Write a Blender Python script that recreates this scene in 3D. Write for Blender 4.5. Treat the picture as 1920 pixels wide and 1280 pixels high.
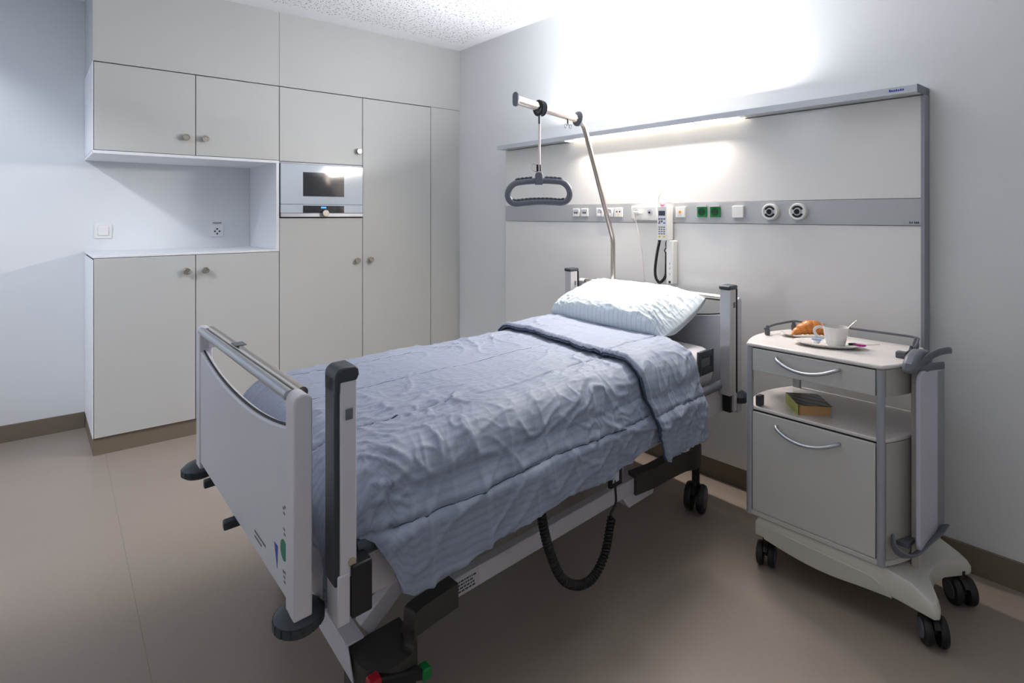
import bpy, bmesh, math, random
from mathutils import Vector, Matrix, noise
random.seed(4)
for o in list(bpy.data.objects): bpy.data.objects.remove(o, do_unlink=True)
SC = bpy.context.scene
COL = SC.collection
PI = math.pi

# ------------------------------------------------------------------ camera
cam_d = bpy.data.cameras.new('camera'); cam = bpy.data.objects.new('camera', cam_d); COL.objects.link(cam)
cam.location = (3.998, -2.750, 1.351); cam.rotation_euler = (PI/2, 0, math.radians(50.347))
cam_d.sensor_width = 36; cam_d.lens = 20.488; cam_d.shift_y = -0.1234; cam_d.clip_start = 0.02
SC.camera = cam
# ------------------------------------------------------------------ world, exposure
w = bpy.data.worlds.new('world'); SC.world = w; w.use_nodes = True
w.node_tree.nodes['Background'].inputs[0].default_value = (0.55, 0.70, 1.0, 1)
w.node_tree.nodes['Background'].inputs[1].default_value = .45
SC.view_settings.view_transform = 'Standard'; SC.view_settings.look = 'None'
SC.view_settings.gamma = 1; SC.view_settings.use_curve_mapping = False
SC.view_settings.exposure = 0.22

def area(name, loc, target, sx, sy, power, color, spread=PI):
    d = bpy.data.lights.new(name, 'AREA'); d.shape = 'RECTANGLE'; d.size = sx; d.size_y = sy
    d.energy = power; d.color = color; d.spread = spread
    o = bpy.data.objects.new(name, d); COL.objects.link(o); o.location = loc
    o.rotation_euler = (Vector(target)-Vector(loc)).to_track_quat('-Z', 'Y').to_euler()
    return o
# sky light falling in through the high window behind the camera
area('daylight', (1.3, -4.9, 3.0), (.55, -2.2, .8), 2.4, 1.6, 30, (0.82, 0.88, 1.0))
area('bright_sky', (1.6, -4.4, 3.15), (-.6, -2.3, 1.5), .5, .14, 47, (0.84, 0.89, 1.0))
# the lamp of the bed-head rail: up light and reading light
area('rail_up_light', (1.97, -0.120, 1.857), (1.97, -0.98, 3.0), 1.5, 0.010, 23, (0.96, 0.97, 1.0))
area('rail_up_light_core', (2.03, -0.118, 1.858), (2.03, -0.98, 3.0), .4, 0.010, 12, (0.96, 0.97, 1.0))
area('rail_reading_light', (1.95, -0.118, 1.812), (1.95, -1.30, 0.6), 1.0, 0.03, 24, (1.0, 0.89, 0.79), 2.75)

# ------------------------------------------------------------------ materials
def lin(c):
    return tuple(((v/255)/12.92 if v/255 <= .04045 else (((v/255)+.055)/1.055)**2.4) for v in c)
def mat(name, rgb, rough=.5, metal=0., bump=0., bscale=200., spec=.5, emit=None, estr=0., coat=0., sheen=0., var=0., vscale=6.):
    m = bpy.data.materials.new(name); m.use_nodes = True; nt = m.node_tree; b = nt.nodes['Principled BSDF']
    c = lin(rgb); b.inputs['Base Color'].default_value = (*c, 1)
    b.inputs['Roughness'].default_value = rough; b.inputs['Metallic'].default_value = metal
    b.inputs['Specular IOR Level'].default_value = spec
    if coat: b.inputs['Coat Weight'].default_value = coat; b.inputs['Coat Roughness'].default_value = .06
    if sheen: b.inputs['Sheen Weight'].default_value = sheen
    if emit: b.inputs['Emission Color'].default_value = (*lin(emit), 1); b.inputs['Emission Strength'].default_value = estr
    tc = nt.nodes.new('ShaderNodeTexCoord')
    if bump or var:
        n = nt.nodes.new('ShaderNodeTexNoise'); n.inputs['Scale'].default_value = bscale; n.inputs['Detail'].default_value = 3
        nt.links.new(tc.outputs['Object'], n.inputs['Vector'])
    if bump:
        bp = nt.nodes.new('ShaderNodeBump'); bp.inputs['Strength'].default_value = bump; bp.inputs['Distance'].default_value = .002
        nt.links.new(n.outputs['Fac'], bp.inputs['Height']); nt.links.new(bp.outputs['Normal'], b.inputs['Normal'])
    if var:
        n2 = nt.nodes.new('ShaderNodeTexNoise'); n2.inputs['Scale'].default_value = vscale; n2.inputs['Detail'].default_value = 4
        nt.links.new(tc.outputs['Object'], n2.inputs['Vector'])
        mx = nt.nodes.new('ShaderNodeMix'); mx.data_type = 'RGBA'
        mx.inputs[6].default_value = (*[v*(1-var) for v in c], 1); mx.inputs[7].default_value = (*[min(1, v*(1+var)) for v in c], 1)
        nt.links.new(n2.outputs['Fac'], mx.inputs[0]); nt.links.new(mx.outputs[2], b.inputs['Base Color'])
    return m
M = dict(
 wall=mat('wall paint', (226, 228, 229), .85, bump=.15, bscale=300),
 skirting=mat('skirting', (118, 108, 92), .6),
 front=mat('cabinet laminate', (192, 193, 190), .42, bump=.04, bscale=500, var=.015, vscale=3),
 carcass=mat('white lacquer', (232, 233, 236), .45, bump=.03),
 gap=mat('door gap', (70, 66, 58), .8),
 knob=mat('brushed knob', (176, 170, 158), .35, 1., bump=.1, bscale=900),
 panel=mat('gloss panel', (230, 229, 227), .16, spec=.5, coat=.25, var=.01),
 strip=mat('anodised strip', (180, 183, 186), .4, .1),
 alu=mat('aluminium', (186, 190, 196), .34, .85, bump=.05, bscale=700),
 alu2=mat('painted silver', (150, 153, 160), .42, .35),
 armst=mat('satin steel', (222, 212, 206), .22, 1., bump=.03, bscale=900),
 chrome=mat('polished steel', (205, 200, 192), .16, 1.),
 steel=mat('stainless tube', (205, 197, 188), .24, 1., bump=.03, bscale=900),
 bedwhite=mat('white bed enamel', (214, 213, 222), .38, bump=.04, bscale=400, var=.02, vscale=8),
 bedboard=mat('bed board laminate', (214, 217, 226), .45, var=.012),
 dgrey=mat('dark slate plastic', (52, 60, 68), .42, bump=.08, bscale=600),
 black=mat('black rubber', (22, 23, 26), .5, bump=.08, bscale=500),
 wheelg=mat('castor grey', (88, 90, 98), .45),
 grey=mat('mid grey plastic', (104, 108, 118), .42, bump=.05, bscale=600),
 bracket=mat('dark bracket', (64, 62, 60), .5, bump=.08),
 plastic=mat('white plastic', (232, 231, 228), .35),
 green=mat('green socket', (12, 132, 62), .4),
 dgreen=mat('green socket well', (6, 72, 36), .45),
 yellow=mat('yellow', (232, 190, 40), .4), orange=mat('orange lamp', (235, 150, 40), .4),
 red=mat('red plastic', (175, 20, 40), .4), redglow=mat('red call lamp', (250, 60, 80), .4, emit=(255, 60, 90), estr=1.6),
 blue=mat('blue print', (40, 70, 175), .5), greenst=mat('green sticker', (40, 130, 105), .5),
 print_=mat('grey print', (120, 122, 132), .6), darkprint=mat('dark print', (60, 62, 80), .6),
 label=mat('paper label', (205, 205, 212), .55), hole=mat('dark hole', (10, 10, 11), .6),
 mwglass=mat('pale oven glass', (196, 206, 216), .10, spec=.6, coat=.4),
 mwwin=mat('oven window', (40, 42, 48), .08, spec=.7, coat=.5),
 display=mat('blue display', (60, 150, 230), .3, emit=(70, 160, 255), estr=1.5),
 screen=mat('lcd', (70, 76, 92), .25),
 ceramic=mat('white ceramic', (238, 236, 232), .12, spec=.6, coat=.4),
 coffee=mat('coffee', (70, 40, 22), .15),
 tubblue=mat('blue foil', (120, 170, 225), .25, .3, var=.25, vscale=120),
 magenta=mat('magenta paper', (205, 20, 150), .4), dark2=mat('dark paper', (40, 28, 32), .4),
 bookside=mat('lime spine', (178, 182, 95), .5), pages=mat('book pages', (205, 160, 105), .8, bump=.5, bscale=900),
 lampd=mat('lamp diffuser', (255, 250, 240), .4, emit=(255, 246, 230), estr=1.6),
 purple=mat('dark latch', (58, 48, 66), .5),
 boardside=mat('table board', (205, 204, 218), .4),
 cabbody=mat('bedside shell', (188, 186, 178), .28, coat=.15),
 cabfront=mat('bedside front', (208, 208, 204), .36),
 cabtop=mat('bedside top', (234, 228, 224), .32, coat=.1),
 shelfgloss=mat('gloss shelf', (226, 220, 216), .09, spec=.6, coat=.3),
 railp=mat('rail profile', (196, 200, 206), .35, .25, bump=.03, bscale=700),
 postp=mat('post profile', (205, 205, 208), .3, .4, bump=.03, bscale=700),
 postg=mat('post grey', (172, 175, 184), .38, .25, bump=.03, bscale=700),
 castb=mat('bedside base', (206, 204, 194), .4),
 cord=mat('white cord', (235, 225, 224), .5),
)
def nodes(m): return m.node_tree.nodes, m.node_tree.links, m.node_tree.nodes['Principled BSDF']

def floor_mat():
    m = mat('linoleum', (166, 155, 147), .38, spec=.4); N, L, b = nodes(m)
    tc = N.new('ShaderNodeTexCoord')
    n = N.new('ShaderNodeTexNoise'); n.inputs['Scale'].default_value = 1.4; n.inputs['Detail'].default_value = 5
    n2 = N.new('ShaderNodeTexNoise'); n2.inputs['Scale'].default_value = 60; n2.inputs['Detail'].default_value = 4
    L.new(tc.outputs['Object'], n.inputs['Vector']); L.new(tc.outputs['Object'], n2.inputs['Vector'])
    r = N.new('ShaderNodeValToRGB'); c = lin((156, 144, 133))
    r.color_ramp.elements[0].position = .3; r.color_ramp.elements[1].position = .7
    r.color_ramp.elements[0].color = (*[v*.95 for v in c], 1); r.color_ramp.elements[1].color = (*[v*1.03 for v in c], 1)
    L.new(n.outputs['Fac'], r.inputs[0])
    mx = N.new('ShaderNodeMix'); mx.data_type = 'RGBA'; mx.blend_type = 'MULTIPLY'; mx.inputs[0].default_value = .10
    L.new(r.outputs[0], mx.inputs[6]); L.new(n2.outputs['Fac'], mx.inputs[7])
    # welded seams along world X
    sx = N.new('ShaderNodeSeparateXYZ'); L.new(tc.outputs['Object'], sx.inputs[0])
    a = N.new('ShaderNodeMath'); a.operation = 'MULTIPLY_ADD'; a.inputs[1].default_value = 0.0288; a.inputs[2].default_value = 2.4175
    L.new(sx.outputs[0], a.inputs[0])
    s = N.new('ShaderNodeMath'); s.operation = 'ADD'; L.new(sx.outputs[1], s.inputs[0]); L.new(a.outputs[0], s.inputs[1])
    ab = N.new('ShaderNodeMath'); ab.operation = 'ABSOLUTE'; L.new(s.outputs[0], ab.inputs[0])
    lt = N.new('ShaderNodeMath'); lt.operation = 'LESS_THAN'; lt.inputs[1].default_value = .0016; L.new(ab.outputs[0], lt.inputs[0])
    ml = N.new('ShaderNodeMath'); ml.operation = 'MULTIPLY'; ml.inputs[1].default_value = .35; L.new(lt.outputs[0], ml.inputs[0])
    m2 = N.new('ShaderNodeMix'); m2.data_type = 'RGBA'; m2.inputs[7].default_value = (.12, .10, .08, 1)
    L.new(ml.outputs[0], m2.inputs[0]); L.new(mx.outputs[2], m2.inputs[6]); L.new(m2.outputs[2], b.inputs['Base Color'])
    bp = N.new('ShaderNodeBump'); bp.inputs['Strength'].default_value = .06; bp.inputs['Distance'].default_value = .002
    L.new(n2.outputs['Fac'], bp.inputs['Height']); L.new(bp.outputs['Normal'], b.inputs['Normal'])
    return m
M['floor'] = floor_mat()
def ceiling_mat():
    m = mat('acoustic board', (235, 236, 238), .9); N, L, b = nodes(m)
    tc = N.new('ShaderNodeTexCoord'); facs = []
    for sc, rad, sd in ((17, .085, 0), (25, .10, 7.3), (37, .10, 3.1)):
        mp = N.new('ShaderNodeMapping'); mp.inputs['Location'].default_value = (sd, sd*1.7, 0); L.new(tc.outputs['Object'], mp.inputs[0])
        v = N.new('ShaderNodeTexVoronoi'); v.voronoi_dimensions = '2D'; v.inputs['Scale'].default_value = sc; L.new(mp.outputs[0], v.inputs['Vector'])
        l = N.new('ShaderNodeMath'); l.operation = 'LESS_THAN'; l.inputs[1].default_value = rad; L.new(v.outputs['Distance'], l.inputs[0]); facs.append(l)
    a = N.new('ShaderNodeMath'); a.operation = 'MAXIMUM'; L.new(facs[0].outputs[0], a.inputs[0]); L.new(facs[1].outputs[0], a.inputs[1])
    a2 = N.new('ShaderNodeMath'); a2.operation = 'MAXIMUM'; L.new(a.outputs[0], a2.inputs[0]); L.new(facs[2].outputs[0], a2.inputs[1])
    sx = N.new('ShaderNodeSeparateXYZ'); L.new(tc.outputs['Object'], sx.inputs[0])
    g1 = N.new('ShaderNodeMath'); g1.operation = 'GREATER_THAN'; g1.inputs[1].default_value = .16; L.new(sx.outputs[0], g1.inputs[0])
    g2 = N.new('ShaderNodeMath'); g2.operation = 'LESS_THAN'; g2.inputs[1].default_value = -.10; L.new(sx.outputs[1], g2.inputs[0])
    p = N.new('ShaderNodeMath'); p.operation = 'MULTIPLY'; L.new(g1.outputs[0], p.inputs[0]); L.new(g2.outputs[0], p.inputs[1])
    q = N.new('ShaderNodeMath'); q.operation = 'MULTIPLY'; L.new(p.outputs[0], q.inputs[0]); L.new(a2.outputs[0], q.inputs[1])
    mx = N.new('ShaderNodeMix'); mx.data_type = 'RGBA'; mx.inputs[6].default_value = (*lin((246, 247, 250)), 1); mx.inputs[7].default_value = (*lin((120, 122, 124)), 1)
    L.new(q.outputs[0], mx.inputs[0]); L.new(mx.outputs[2], b.inputs['Base Color'])
    return m
M['ceiling'] = ceiling_mat()
def cloth_mat(name, rgb, stripe, amt, axis, pitch, rough=.7, sheen=.3):
    """fabric with woven tone-on-tone stripes; coordinates come from the UV layer (metres)"""
    m = mat(name, rgb, rough, spec=.25, sheen=sheen); N, L, b = nodes(m)
    uv = N.new('ShaderNodeUVMap'); sx = N.new('ShaderNodeSeparateXYZ'); L.new(uv.outputs[0], sx.inputs[0])
    mu = N.new('ShaderNodeMath'); mu.operation = 'MULTIPLY'; mu.inputs[1].default_value = 2*PI/pitch; L.new(sx.outputs[axis], mu.inputs[0])
    si = N.new('ShaderNodeMath'); si.operation = 'SINE'; L.new(mu.outputs[0], si.inputs[0])
    g = N.new('ShaderNodeMapRange'); g.inputs[1].default_value = stripe; g.inputs[2].default_value = stripe+.25; L.new(si.outputs[0], g.inputs[0])
    n = N.new('ShaderNodeTexNoise'); n.inputs['Scale'].default_value = 700; L.new(uv.outputs[0], n.inputs['Vector'])
    nl = N.new('ShaderNodeTexNoise'); nl.noise_type = 'RIDGED_MULTIFRACTAL'; nl.inputs['Scale'].default_value = 13; nl.inputs['Detail'].default_value = 5; nl.inputs['Distortion'].default_value = .6; L.new(uv.outputs[0], nl.inputs['Vector'])
    c = lin(rgb); mx = N.new('ShaderNodeMix'); mx.data_type = 'RGBA'
    mx.inputs[6].default_value = (*c, 1); mx.inputs[7].default_value = (*[v*(1-amt) for v in c], 1)
    L.new(g.outputs[0], mx.inputs[0]); L.new(mx.outputs[2], b.inputs['Base Color'])
    ad = N.new('ShaderNodeMath'); ad.operation = 'MULTIPLY_ADD'; ad.inputs[1].default_value = .12; L.new(n.outputs['Fac'], ad.inputs[0]); L.new(nl.outputs['Fac'], ad.inputs[2])
    bp = N.new('ShaderNodeBump'); bp.inputs['Strength'].default_value = .5; bp.inputs['Distance'].default_value = .0045
    L.new(ad.outputs[0], bp.inputs['Height']); L.new(bp.outputs['Normal'], b.inputs['Normal'])
    return m
M['duvet'] = cloth_mat('blue grey sateen', (149, 159, 179), .2, .09, 0, .022, .6, .08)
M['seam'] = mat('duvet stitching and gap shade', (58, 70, 96), .8)  # stitching, and the flap cord that paints the gap shadow
M['pillow'] = cloth_mat('pale blue pillowcase', (208, 220, 228), .86, .38, 0, .030, .75, .2)
M['sheet'] = mat('white cotton sheet', (232, 230, 236), .8, bump=.2, bscale=60)

# ------------------------------------------------------------------ builders
class MB:
    """collects shapes into ONE mesh; coordinates are metres, mapped through self.f when built"""
    def __init__(s, f=None): s.bm = bmesh.new(); s.f = f
    def box(s, x0, x1, y0, y1, z0, z1):
        v = [s.bm.verts.new((x, y, z)) for z in (z0, z1) for y in (y0, y1) for x in (x0, x1)]
        for q in ((0,2,3,1), (4,5,7,6), (0,1,5,4), (2,6,7,3), (0,4,6,2), (1,3,7,5)): s.bm.faces.new([v[i] for i in q])
        return s
    def hexa(s, p):   # 8 points: bottom ring 0-3, top ring 4-7
        v = [s.bm.verts.new(q) for q in p]
        for q in ((3,2,1,0), (4,5,6,7), (0,1,5,4), (1,2,6,5), (2,3,7,6), (3,0,4,7)): s.bm.faces.new([v[i] for i in q])
        return s
    def tube(s, pts, r, n=12, cap=True, r2=None, closed=False, up=(0, 0, 1)):
        pts = [Vector(p) for p in pts]; rings = []; N = len(pts); prev = None
        for i, p in enumerate(pts):
            if closed: t = pts[(i+1) % N]-pts[(i-1) % N]
            else: t = pts[min(i+1, N-1)]-pts[max(i-1, 0)]
            t.normalize()
            if prev is None:
                a = Vector(up).cross(t)
                if a.length < 1e-3: a = Vector((1, 0, 0)).cross(t)
            else: a = prev-t*prev.dot(t)
            a.normalize(); prev = a; b = t.cross(a)
            ra = r[i] if isinstance(r, (list, tuple)) else r
            rb = (r2[i] if isinstance(r2, (list, tuple)) else r2) if r2 is not None else ra
            rings.append([s.bm.verts.new(p+a*math.cos(2*PI*k/n)*ra+b*math.sin(2*PI*k/n)*rb) for k in range(n)])
        for i in range(N if closed else N-1):
            A, B = rings[i], rings[(i+1) % N]
            for k in range(n): s.bm.faces.new((A[k], A[(k+1) % n], B[(k+1) % n], B[k]))
        if cap and not closed: s.bm.faces.new(rings[0][::-1]); s.bm.faces.new(rings[-1])
        return s
    def lathe(s, prof, c, axis=(0, 0, 1), n=32):
        ax = Vector(axis).normalized(); a = ax.orthogonal().normalized(); b = ax.cross(a); c = Vector(c); rings = []
        for r, h in prof:
            if r < 1e-6: rings.append([s.bm.verts.new(c+ax*h)])
            else: rings.append([s.bm.verts.new(c+ax*h+a*math.cos(2*PI*k/n)*r+b*math.sin(2*PI*k/n)*r) for k in range(n)])
        for A, B in zip(rings, rings[1:]):
            for k in range(n):
                if len(A) == 1 and len(B) == 1: continue
                if len(A) == 1: s.bm.faces.new((A[0], B[k], B[(k+1) % n]))
                elif len(B) == 1: s.bm.faces.new((A[k], B[0], A[(k+1) % n]))
                else: s.bm.faces.new((A[k], B[k], B[(k+1) % n], A[(k+1) % n]))
        if len(rings[0]) > 1: s.bm.faces.new(rings[0])
        if len(rings[-1]) > 1: s.bm.faces.new(rings[-1][::-1])
        return s
    def prism(s, poly, d, o=(0, 0, 0), u=(1, 0, 0), v=(0, 0, 1)):
        """polygon in the (u,v) plane at o, extruded by vector d"""
        o = Vector(o); u = Vector(u); v = Vector(v); d = Vector(d)
        A = [s.bm.verts.new(o+u*p+v*q) for p, q in poly]; B = [s.bm.verts.new(o+u*p+v*q+d) for p, q in poly]
        s.bm.faces.new(A); s.bm.faces.new(B[::-1]); n = len(A)
        for i in range(n): s.bm.faces.new((A[i], B[i], B[(i+1) % n], A[(i+1) % n]))
        return s
    def sphere(s, c, r, sc=(1, 1, 1), seg=16):
        m = Matrix.Translation(c) @ Matrix.Diagonal((r*sc[0], r*sc[1], r*sc[2], 1))
        bmesh.ops.create_uvsphere(s.bm, u_segments=seg, v_segments=seg//2, radius=1, matrix=m); return s
    def build(s, name, m, parent=None, bevel=0., seg=2, sharp=35, label=None, smooth=True):
        if s.f:
            for v in s.bm.verts: v.co = Vector(s.f(*v.co))
        bmesh.ops.recalc_face_normals(s.bm, faces=s.bm.faces)
        xs = [v.co for v in s.bm.verts]
        lo = Vector((min(p.x for p in xs), min(p.y for p in xs), min(p.z for p in xs))); hi = Vector((max(p.x for p in xs), max(p.y for p in xs), max(p.z for p in xs)))
        org = Vector(((lo.x+hi.x)/2, (lo.y+hi.y)/2, lo.z))
        for v in s.bm.verts: v.co -= org
        me = bpy.data.meshes.new(name); s.bm.to_mesh(me); s.bm.free()
        me.materials.append(m)
        if smooth:
            me.shade_smooth(); me.set_sharp_from_angle(angle=math.radians(sharp))
        o = bpy.data.objects.new(name, me); COL.objects.link(o)
        po = Vector(parent['_w']) if parent is not None else Vector((0, 0, 0))
        o['_w'] = tuple(org); o.location = org-po; o.parent = parent
        if bevel:
            b = o.modifiers.new('bevel', 'BEVEL'); b.width = bevel; b.segments = seg; b.limit_method = 'ANGLE'; b.angle_limit = math.radians(40)
            b.harden_normals = False
        if label: o['label'] = label
        return o
def tag(o, label, cat, group=None):
    o['label'] = label; o['category'] = cat
    if group: o['group'] = group
    return o
def thing(name, loc, label, cat, group=None):
    o = bpy.data.objects.new(name, None); COL.objects.link(o); o.location = loc; o['_w'] = tuple(loc); o.empty_display_size = .1
    return tag(o, label, cat, group)
def struct(o): o['kind'] = 'structure'; return o
def copy_tree(o, dp, parent=None, **props):
    c = o.copy(); COL.objects.link(c); c.parent = parent
    if parent is None: c.location = Vector(o.location)+Vector(dp)
    c['_w'] = tuple(Vector(o['_w'])+Vector(dp))
    for k, v in props.items(): c[k] = v
    for ch in [x for x in bpy.data.objects if x.parent == o]: copy_tree(ch, dp, c)
    return c
def smooth(a, b, t): t = max(0, min(1, (t-a)/(b-a))); return t*t*(3-2*t)
def arc(c, r, a0, a1, n, u=(1, 0, 0), v=(0, 1, 0)):
    c = Vector(c); u = Vector(u); v = Vector(v)
    return [c+u*r*math.cos(a0+(a1-a0)*k/n)+v*r*math.sin(a0+(a1-a0)*k/n) for k in range(n+1)]

CH = 2.71; XL = -.60; XR = 4.75; YN = -3.55
# ------------------------------------------------------------------ room shell
struct(MB().box(XL-.1, XR+.1, YN-.1, .1, -.08, 0).build('floor', M['floor']))
o = MB().box(XL-.1, XR+.1, YN-.1, .1, CH, CH+.08).build('ceiling', M['ceiling']); struct(o)
# texture mask uses world coordinates: keep the origin of ceiling and floor at zero
for nm in ('ceiling', 'floor'):
    ob = bpy.data.objects[nm]; d = ob.location.copy()
    ob.data.transform(Matrix.Translation(d)); ob.location = (0, 0, 0); ob['_w'] = (0., 0., 0.)
struct(MB().box(XL-.1, XR+.1, 0, .1, 0, CH).build('wall_right', M['wall']))
struct(MB().box(XL-.1, XL, YN-.1, 0, 0, CH).build('wall_left', M['wall']))
struct(MB().box(XR, XR+.1, YN-.1, 0, 0, CH).build('wall_front', M['wall']))
W0, W1, WZ0, WZ1 = -.40, 1.55, .90, 2.69
m = MB(); m.box(XL, W0, YN-.12, YN, 0, CH); m.box(W1, XR, YN-.12, YN, 0, CH); m.box(W0, W1, YN-.12, YN, 0, WZ0); m.box(W0, W1, YN-.12, YN, WZ1, CH)
struct(m.build('wall_back', M['wall']))
m = MB(); m.box(W0, W1, YN-.10, YN-.05, WZ0, WZ0+.05); m.box(W0, W1, YN-.10, YN-.05, WZ1-.05, WZ1)
for x in (W0, (W0+W1)/2-.025, W1-.05): m.box(x, x+.05, YN-.10, YN-.05, WZ0+.05, WZ1-.05)
struct(m.build('window_1', M['carcass']))
struct(MB().box(XL, XL+.012, YN, -2.478, 0, .10).build('baseboard_left', M['skirting']))
struct(MB().box(.01, 3.27, -.03, 0, 0, .101).build('baseboard_right', M['skirting']))
struct(MB().box(3.272, XR, -.014, 0, 0, .101).build('baseboard_right_corner', M['skirting']))
# ------------------------------------------------------------------ fitted cupboards on the left
Y0, YA, YB, YC, YD, YE = -2.476, -1.961, -1.459, -.862, -.278, -.001
G = .0022
def front(y0, y1, z0, z1, name='door', parent=None):
    return MB().box(-.019, 0, y0+G, y1-G, z0+G, z1-G).build(name, M['front'], parent, bevel=.0012)
def knob(y, z, parent):
    return MB().lathe([(.007, 0), (.007, .012), (.019, .014), (.0205, .018), (.0205, .029), (.018, .032), (.013, .032), (.011, .0295), (0, .0295)], (0, y, z), (1, 0, 0), 28).build('knob', M['knob'], parent)
# fascia above
m = MB(); m.box(XL, -.001, Y0, YB-.0015, 2.216, CH); struct(m.build('trim_1', M['front']))
m = MB(); m.box(XL, -.001, YB+.0005, 0, 2.216, CH); struct(m.build('trim_2', M['front']))
m = MB(); m.box(XL, -.001, YD+.002, 0, 0, 2.213); struct(m.build('trim_3', M['front']))
def hollow(m, x0, x1, y0, y1, z0, z1, t=.018):
    m.box(x0, x1, y0, y0+t, z0, z1); m.box(x0, x1, y1-t, y1, z0, z1); m.box(x0, x1, y0+t, y1-t, z0, z0+t); m.box(x0, x1, y0+t, y1-t, z1-t, z1); m.box(x0, x0+t, y0+t, y1-t, z0+t, z1-t)
# wall cupboard with two doors
t = thing('wall_cupboard', (-.3, (Y0+YB)/2, 1.712), 'grey wall cupboard with two round-knob doors above the open white niche', 'cupboard')
m = MB(); hollow(m, XL+.002, -.021, Y0, YB-.001, 1.716, 2.214); m.build('body', M['gap'], t)
MB().box(XL+.002, -.0005, Y0, YB-.001, 1.698, 1.7155).build('bottom_board', M['carcass'], t, bevel=.001)
MB().box(XL+.002, -.0005, Y0-.001, Y0+.0025, 1.716, 2.214).build('side_panel', M['carcass'], t)
for a, b, ky in ((Y0+.003, YA, -2.016), (YA, YB, -1.911)):
    d = front(a, b, 1.716, 2.212, parent=t); knob(ky, 1.822, d)
# base cupboard
t = thing('base_cupboard', (-.3, (Y0+YB)/2, 0), 'grey base cupboard with two tall round-knob doors under the white niche', 'cupboard')
m = MB(); hollow(m, XL+.002, -.021, Y0, YB-.001, .1, 1.098); m.build('body', M['gap'], t)
MB().box(XL+.002, -.0005, Y0-.001, Y0+.0025, .1, 1.10).build('side_panel', M['carcass'], t)
MB().box(XL+.014, -.012, Y0+.002, YB-.001, 0, .099).build('plinth', M['skirting'], t)
for a, b, ky in ((Y0+.003, YA, -2.013), (YA, YB, -1.911)):
    d = front(a, b, .098, 1.108, parent=t); knob(ky, 1.010, d)
MB().box(XL+.002, .0, Y0, YB-.001, 1.1085, 1.121).build('counter_top', M['carcass'], t, bevel=.0015, label='white counter top of the niche')
MB().box(XL+.002, -.0005, YB-.020, YB-.001, 1.121, 1.698).build('niche_side_board', M['carcass'], t, bevel=.001, label='white side board of the niche')
# oven column
t = thing('oven_column', (-.3, (YB+YC)/2, 0), 'tall grey cupboard column holding the microwave oven', 'cupboard')
m = MB(); hollow(m, XL+.002, -.021, YB+.001, YC-.001, .1, 1.334); hollow(m, XL+.002, -.021, YB+.001, YC-.001, 1.706, 2.214)
m.box(XL+.002, XL+.02, YB+.001, YC-.001, 1.334, 1.706); m.box(XL+.02, -.021, YB+.001, YB+.004, 1.334, 1.706); m.box(XL+.02, -.021, YC-.004, YC-.001, 1.334, 1.706); m.build('body', M['gap'], t)
MB().box(XL+.014, -.012, YB+.001, YC-.001, 0, .099).build('plinth', M['skirting'], t)
d = front(YB, YC, 1.712, 2.212, parent=t); knob(-.899, 1.815, d)
MB().box(-.012, -.002, YB+G, YC-G, 1.700, 1.711).build('vent_rail', M['alu2'], t)
d = front(YB, YC, .098, 1.332, parent=t); knob(-.908, 1.020, d)
# microwave
t = thing('microwave_oven', (-.2, (YB+YC)/2, 1.335), 'built-in microwave oven with pale glass front and dark window', 'microwave')
ya, yb = YB+.005, YC-.005
MB().box(-.45, -.004, ya+.004, yb-.004, 1.338, 1.698).build('body', M['gap'], t)
d = MB().box(-.004, .012, ya, yb, 1.4255, 1.698).build('oven_door', M['mwglass'], t, bevel=.001)
MB().box(.012, .0127, -1.305, -1.010, 1.480, 1.646).build('window', M['mwwin'], d)
c = MB().box(-.004, .012, ya, yb, 1.366, 1.4235).build('control_panel', M['mwglass'], t, bevel=.001)
MB().box(.012, .0127, -1.305, -1.010, 1.367, 1.416).build('dark_strip', M['mwwin'], c)
m = MB(); random.seed(2)
for k in range(4): m.box(.0127, .0131, -1.178+k*.0095, -1.171+k*.0095, 1.398, 1.409)
m.build('display', M['display'], c)
MB().box(-.004, .015, ya, yb, 1.338, 1.364).build('metal_trim', M['alu'], t, bevel=.002)
MB().lathe([(.012, 0), (.012, .008), (.0235, .010), (.0235, .030), (.021, .033), (0, .033)], (.013, -1.155, 1.364), (1, 0, 0), 36).build('dial', M['steel'], t)
# wardrobe
t = thing('wardrobe', (-.3, (YC+YD)/2, 0), 'tall grey wardrobe with a single full-height door beside the corner', 'wardrobe')
m = MB(); hollow(m, XL+.002, -.021, YC+.001, YD-.001, .1, 2.214); m.build('body', M['gap'], t)
MB().box(XL+.014, -.012, YC+.001, YD-.001, 0, .099).build('plinth', M['skirting'], t)
d = front(YC, YD, .098, 2.212, parent=t); knob(-.803, 1.023, d)
# niche switch and socket, on the wall behind
t = thing('light_switch', (XL, -2.381, 1.20), 'square white rocker switch on the niche wall', 'switch')
MB().box(XL, XL+.008, -2.427, -2.333, 1.200, 1.294).build('frame', M['plastic'], t, bevel=.003)
MB().box(XL+.008, XL+.014, -2.408, -2.352, 1.219, 1.275).build('rocker', M['plastic'], t, bevel=.002)
t = thing('wall_socket', (XL, -1.705, 1.20), 'white wall socket with three dark holes near the niche corner', 'socket')
MB().box(XL, XL+.006, -1.748, -1.662, 1.196, 1.282).build('frame', M['plastic'], t, bevel=.002)
m = MB()
for a in (0, 90, 180, 270): m.lathe([(.0065, 0), (.0065, .001), (0, .001)], (XL+.006, -1.705+.015*math.cos(math.radians(a)), 1.234+.017*math.sin(math.radians(a))), (1, 0, 0), 12)
m.build('pin_holes', M['darkprint'], t)
m = MB()
for k in range(7): m.box(XL+.0002, XL+.0012, -1.733+k*.0085, -1.727+k*.0085, 1.290, 1.299)
m.build('printed_letters', M['print_'], t)

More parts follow.
